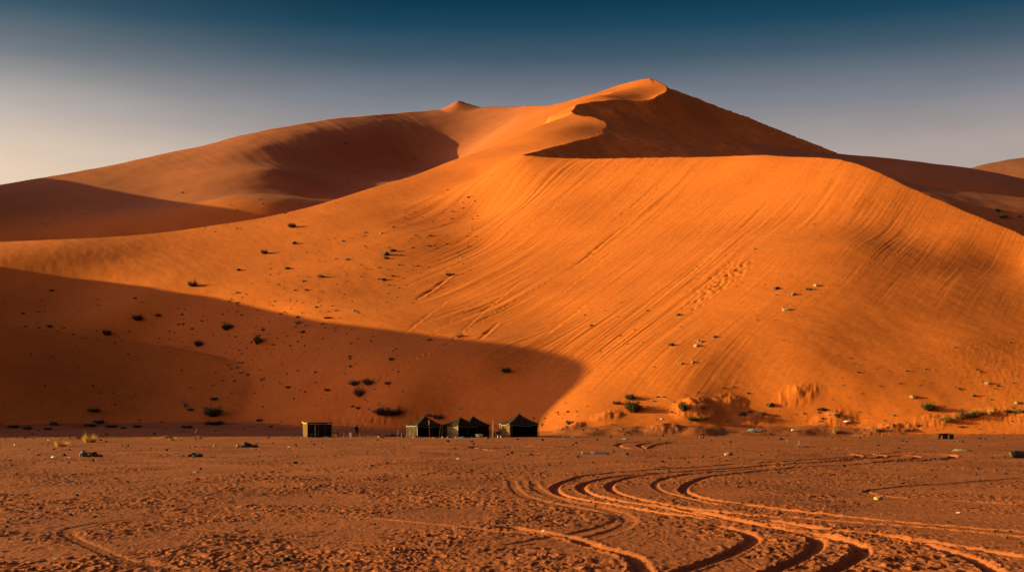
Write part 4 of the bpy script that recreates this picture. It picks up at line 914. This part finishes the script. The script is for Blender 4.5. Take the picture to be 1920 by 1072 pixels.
# ------------------------------------------------------------------ stones
ROCK = {k: [lump_mesh('rock', M[m], 50 + 7 * i + s, 2, .42, f, False, .6) for i in range(3)] for s, (k, m, f) in enumerate((('d', 'rockd', .75), ('p', 'rockp', .8), ('b', 'rockb', .8), ('g', 'rockg', .35)))}
NAMED = [ # kind, px, py, width px, label
 ('p',1486,553,13,'palest upright boulder in the group high on the sunlit slope'),('p',1473,581,15,'long pale boulder below the upright one high on the sunlit slope'),('d',1455,542,12,'dark rock left of the upright pale boulder'),('d',1516,543,11,'dark rock right of the upright pale boulder'),('p',1530,536,12,'tan rock at the upper end of the boulder row'),
 ('p',1312,641,11,'pale rock with a shadow, upper of a pair on the middle of the sunlit slope'),('p',1306,649,12,'pale rock, lower of a pair on the middle of the sunlit slope'),('d',1341,632,8,'round dark stone right of the pale pair'),
 ('p',1275,682,11,'tan stone, left of two below the pale pair'),('p',1298,679,9,'tan stone, right of two below the pale pair'),
 ('d',723,478,17,'largest dark rock on the stony left shoulder'),('d',736,471,13,'flat rock just above the largest one on the left shoulder'),('d',724,485,11,'rock just below the largest one on the left shoulder'),('d',651,487,10,'dark rock left of the largest one on the left shoulder'),
 ('d',552,457,11,'dark rock below the golden green shrub on the left ridge'),('d',720,525,12,'dark rock at the right margin of the stony shoulder'),('d',539,504,11,'dark rock in the middle of the stony shoulder'),('d',448,507,11,'dark rock at the left margin of the sunlit shoulder'),
 ('b',101,796,18,'large black rock lying before the low shaded dune'),('g',448,679,11,'upper grey slab at the end of the low shaded dune'),('g',444,689,10,'middle grey slab at the end of the low shaded dune'),('g',452,698,12,'lower grey slab at the end of the low shaded dune'),
 ('d',1109,611,8,'lone dark rock on the bright slip face'),('d',1272,591,11,'dark stone with a long shadow in the middle of the slip face'),('d',1444,760,14,'broad dark stone near the foot of the sunlit slope'),('p',1907,756,11,'pale rock on the gravel slope near the right edge'),
 ('p',1852,719,10,'pale rock with a shadow high on the gravel slope'),('p',1712,745,12,'pale rock at the left border of the gravel slope'),('d',1826,742,9,'dark rock in the middle of the gravel slope'),
 ('g',864,766,10,'grey stone above the tent with the cream panel'),('d',806,638,10,'dark stone left of the tuft on the footprint trail'),
 ('p',1647,936,18,'yellowish rock alone on the plain inside the tyre loop at right'),('p',1366,853,18,'pale rock with a dark side in the middle of the plain at right'),('d',1800,829,14,'dark rock with a long shadow on the plain at right'),
 ('d',1173,853,14,'dark rock right of the painted plank'),('d',538,1050,20,'largest dark stone close to the viewer in the left foreground'),('d',549,1043,12,'dark stone just behind the largest foreground stone'),('b',132,965,9,'black pebble like stone in the left foreground'),('d',550,915,8,'dark stone in the middle of the left plain'),('d',916,938,8,'dark stone in the centre of the plain'),
 ('p',740,1029,8,'pale stone in the centre foreground'),('p',1376,842,0,''),
]
for k, px, py, wpx, lab in NAMED:
    if not wpx: continue
    h = hit(px, py); wm = wpx / F * h.y
    put(R.choice(ROCK[k]), 'rock', h, (wm, wm * R.uniform(.7, 1), wm * R.uniform(1.0, 1.35)), lab, 'rock', 'rocks', None, 0)
REG = [ # polygon-ish region boxes in the photograph (x0,y0,x1,y1,skew), count, size range px, material, label, group
 (430,430,880,600,-.42,105,(3.4,8.0),'d','small dark stone on the sunlit left shoulder of the great dune','stones on the sunlit shoulder'),
 (40,560,560,650,.10,52,(3.4,7.5),'d','small dark stone on the shaded slope above the low dune','stones on the shaded slope'),
 (430,640,760,770,0,44,(3.2,7.5),'d','small dark stone in the trodden shaded hollow','stones in the shaded hollow'),
 (300,290,780,410,-.25,34,(3.0,6.0),'d','small dark stone on the far brown dune','stones on the far dune'),
 (60,380,300,430,0,12,(3.0,6.0),'d','small dark stone in the shade of the far brown dune','stones in the far shade'),
 (1040,500,1560,760,-.40,52,(3.0,6.5),'d','small stone on the sunlit slip face of the great dune','stones on the slip face'),
 (1560,640,1915,790,-.15,50,(2.8,6.5),'d','small stone on the gravel slope at the right','stones on the gravel slope'),
 (0,785,540,812,0,18,(3.0,7.0),'b','small dark stone on the shaded strip before the dunes','stones on the shaded strip'),
]
for x0, y0, x1, y1, sk, n, (s0, s1), k, lab, grp in REG:
    c = 0
    while c < n:
        px = R.uniform(x0, x1); py = R.uniform(y0, y1) + sk * (px - (x0 + x1) / 2); h = hit(px, py)
        if h is None or h.y < 150: continue
        wm = (s0 + (s1 - s0) * R.random() ** 2.2) / F * h.y
        put(R.choice(ROCK[k if R.random() > .08 else 'p']), 'stone', h, (wm, wm * R.uniform(.7, 1), wm * R.uniform(.8, 1.3)), lab, 'stone', grp, None, 0); c += 1

# pebbles strewn over the plain and the gravel slope: far more than anyone could count
def pebbles():
    V = []; Q = []; rp = random.Random(77)
    bm = bmesh.new(); bmesh.ops.create_icosphere(bm, subdivisions=1, radius=.5); base = np.array([v.co[:] for v in bm.verts]); fc = np.array([[v.index for v in f.verts] for f in bm.faces]); bm.free()
    n = 0; k = 0
    while k < 3900:
        if k >= 3200:                                   # grit on the slopes
            px, py = ((R2 := rp.random()) < .55 and (rp.uniform(420, 900), 0)) or (rp.uniform(30, 760), 1)
            py = rp.uniform(430, 620) - .42 * (px - 655) if py == 0 else rp.uniform(560, 760)
            h = hit(px, py)
            if h is None or h.y < 200: k += 1; continue
            x, Y, z = h
        elif k % 16 < 15: px = rp.uniform(-60, 1980); py = 816 + 256 * rp.random() ** 1.7; h = None; Y = CAMZ * F / (py - HY); x = (px - CX) / F * Y; z = float(zat(x, Y))
        else:
            px = rp.uniform(1000, 1920); py = rp.uniform(770, 816); h = hit(px, py)
            if h is None: k += 1; continue
            x, Y, z = h
        s = Y / F * (1.2 + 4.6 * rp.random() ** 8) * 1.25; s = min(s, .4)
        pts = base * (s * rp.uniform(.8, 1.3), s * rp.uniform(.8, 1.3), s * rp.uniform(.6, 1.0)) * (1 + .25 * np.array([rp.uniform(-1, 1) for _ in range(12)])[:, None]) + (x, Y, z + s * .2)
        V.append(pts); Q.append(fc + n); n += 12; k += 1
    return np.concatenate(V), np.concatenate(Q)
pv_, pq_ = pebbles()
po_ = quick_mesh('pebbles', pv_, pq_, M['rockb']); po_['kind'] = 'stuff'; po_['label'] = 'small dark pebbles strewn over the desert floor'; po_['category'] = 'pebbles'
po_.data.polygons.foreach_set('use_smooth', np.zeros(len(pq_), bool))

# ------------------------------------------------------------------ rubbish on the plain
def junk(px, py, w, hgt, m, lab, cat='rubbish', name='rubbish_bag', rough=.45, depth=.7, sub=3):
    h = hit(px, py); wm = w / F * h.y
    return put(lump_mesh(name, M[m], int(px + py), sub, rough, .8, False, 0, 1.7), name, h, (wm, wm * depth, wm * hgt), lab, cat, None, 0)
t = thing('sack', 'crumpled dark sack with a pale grey neck lying on the plain at left', 'sack', hit(170, 856), 0)
s_ = 38 / F * t.location.y
for nm, m, x, sx, sz, sd in (('sack_body', 'dead', .02, .85, .55, 5), ('sack_neck', 'grey', -.38, .3, .75, 6), ('sack_end', 'black', .38, .38, .33, 7)):
    o = bpy.data.objects.new(nm, lump_mesh(nm, M[m], sd, 3, .5, .8, False, 0, 1.8)); COL.objects.link(o); o.parent = t; o.location = (x * s_, 0, 0); o.scale = (sx * s_, .5 * s_, sz * s_)
junk(368, 856, 29, .62, 'black', 'bulky black rubbish bag on the plain at left', 'bag'); junk(338, 854, 18, .3, 'grey', 'flat pale rag just left of the bulky black bag', 'rag', 'rag')
t = thing('bag_bundle', 'long black bundle with a yellow end lying before the hut', 'bundle', hit(464, 838), 0); s_ = 42 / F * t.location.y
for nm, m, x, sx, sz, sd in (('bundle_body', 'black', -.02, .5, .5, 15), ('bundle_tail', 'black', .33, .34, .28, 16), ('yellow_end', 'yellow', -.42, .16, .3, 17)):
    o = bpy.data.objects.new(nm, lump_mesh(nm, M[m], sd, 3, .5, .8, False, 0, 1.8)); COL.objects.link(o); o.parent = t; o.location = (x * s_, 0, 0); o.scale = (sx * s_, .4 * s_, sz * s_)
for px, py, w, hg, m, lab in ((102,857,13,.5,'white','crumpled white paper, left of two on the plain at left'),(130,857,8,.45,'pink','pink and white paper right of the crumpled white one'),(92,825,8,.35,'white','white scrap at the shadow edge left of the grass tufts'),(28,834,6,.7,'white','white scrap nearest the left edge'),
        (72,853,10,.5,'black','black scrap between the left edge and the white paper'),(368,885,11,.5,'grey','dark and white scrap in front of the black bag'),(403,836,5,1.3,'rope','small cream cup standing right of the black bags'),(235,839,10,.35,'dead','brown scrap between the sack and the golden tufts'),(542,838,8,.5,'white','white scrap before the hut'),
        (860,860,9,.6,'yellow','yellow scrap alone in the middle of the plain'),(721,845,6,.5,'grey','grey scrap on the plain between hut and tents'),(1058,819,9,.5,'rope','pale scrap right of the last tent'),(1074,819,6,1.1,'white','upright white scrap right of the last tent'),(1111,818,5,.7,'white','white scrap at the tip of the tent shadow'),
        (1241,785,7,.5,'white','white bag on the sand above the mound'),(1172,823,14,.4,'grey','flat grey stones like scrap left of the dark ring'),(1464,824,9,1.0,'black','black upright scrap before the sandy bank'),(1477,826,8,.4,'grey','grey scrap right of the black upright one'),(1748,838,6,.5,'blue','blue scrap on the plain at right'),
        (1797,961,9,.5,'white','white crumpled scrap in the right foreground'),(1020,995,7,.7,'white','white scrap by the tyre curve in the foreground'),(805,946,4,.6,'white','tiny white scrap in the middle of the plain'),(1722,799,7,1.0,'black','black tin on the slope above the sandy bank'),(1332,826,9,.5,'black','black scrap right of the dark ring'),(105,1047,12,.5,'grey','bluish grey scrap in the left foreground')):
    junk(px, py, w, hg, m, lab, 'litter', 'litter', .4, .7, 2)
junk(1414, 808, 29, .32, 'grey', 'long pale grey bundle on the bank below the dark heap', 'bundle', 'bundle'); junk(1589, 790, 16, .35, 'white', 'white and dark slab lying under the dug heap', 'slab', 'slab', .25)
h = hit(1491, 807); o = MB().box((0, 0, .08), (1.1, .35, .1), .1, None, .02).box((-.2, .1, .16), (.5, .3, .07), .3, None, .02).build('board', M['white']); o.location = h; tag(o, 'white board lying on the sandy bank', 'board')
h = hit(1316, 822); b = MB(); b.tube([(.26 * math.cos(a * .63), .12 * math.sin(a * 1.0 * .63), .3 + .28 * math.sin(a * .63)) for a in range(11)], .07, .07); o = b.build('tyre', M['black'], None, True); o.location = h; tag(o, 'dark ring of an old tyre half sunk in the sand', 'tyre')
# painted plank
h = hit(1120, 851); t = thing('plank', 'long thin plank, white at one end and orange at the other, lying on the plain', 'plank', h, 0.04); k = h.y / F
for nm, m, x0, x1 in (('white_end', 'rope', -29, -13), ('pale_band', 'white', -13, -6), ('dark_middle', 'grey', -6, 22), ('orange_end', 'yellow', 22, 29)):
    MB().box(((x0 + x1) / 2 * k, 0, .09), ((x1 - x0) * k - .004, .35, .16), 0, None, .004).build(nm, M[m], t)
h = hit(1497, 838); e_ = hit(1510, 829)
o = MB().tube([(-.45, -1.5, .05), (.1, .3, .12), (.55, 2.2, .30), (.75, 3.0, .55)], .06, .03).tube([(.1, .3, .12), (.5, .9, .35)], .035, .02).build('stick', M['rope']); o.location = h; tag(o, 'bare pale branch lying on the plain at right', 'branch')
# black frame and box
h = hit(1768, 823); k = h.y / F; t = thing('frame', 'black open frame standing on the plain below the gravel slope', 'frame', h, 0.05)
MB().box((-7 * k, 0, .32), (.22, .3, .64)).build('upright', M['black'], t); MB().box((2 * k, 0, .62), (1.2, .35, .22)).build('crosspiece', M['black'], t); MB().box((4 * k, 0, .28), (.55, .35, .5)).build('block', M['black'], t)
h = hit(1783, 823); b = MB().box((0, 0, .3), (.55, .45, .6), .1, None, .02); b.box((0, 0, .62), (.6, .5, .05), .1); o = b.build('box', M['black']); o.location = h; tag(o, 'black box right of the open black frame', 'box')
junk(1803, 845, 34, .28, 'rockp', 'tan wedge shaped stone with a dark shadow on the plain at right', 'stone', 'stone', .25)
t = thing('log', 'thick dark log with a golden broken end at the right edge', 'log', hit(1908, 858), 0); k = t.location.y / F
MB().tube([(-9 * k, 0, .22), (2 * k, .05, .24), (22 * k, 0, .2)], .26, .22, 9).build('log_trunk', M['darkwood'], t); o = bpy.data.objects.new('broken_end', lump_mesh('broken_end', M['gold'], 44, 2, .5, .9)); COL.objects.link(o); o.parent = t; o.location = (-12 * k, 0, .15); o.scale = (.55, .5, .6)
# yellow flag marker
h = hit(367, 815); t = thing('flag', 'yellow rag flag on a thin stick at the edge of the sunlit plain', 'flag', h)
MB().tube([(0, 0, -.1), (.03, 0, 1.05)], .03, .025).build('flag_stick', M['darkwood'], t)
MB().grid(lambda u, v: (.02 + .42 * u * (1 - .2 * v) - .15 * v, .06 * math.sin(7 * u + 3 * v), 1.05 - .75 * v * (1 - .3 * u) - .18 * (1 - u) * .2), 8, 8).build('flag_cloth', M['yellow'], t, True, .02)
# broken wall stubs in the dug heap
for px, py, w, hg, lab in ((1392,777,14,1.1,'broken upright sand coloured stump at the left of the dark heap'),(1405,772,9,1.0,'dark upright stump on top of the dark heap'),(1428,775,16,.5,'dark clod right of the stump on the dark heap'),(1540,768,18,.6,'dark clod crowning the second dug heap'),(1568,778,12,.6,'pale edged clod on the flank of the second dug heap')):
    junk(px, py, w, hg, 'dead' if 'dark' in lab.split(' ')[0] else 'rockd', lab, 'clod', 'clod', .4, .8, 2)
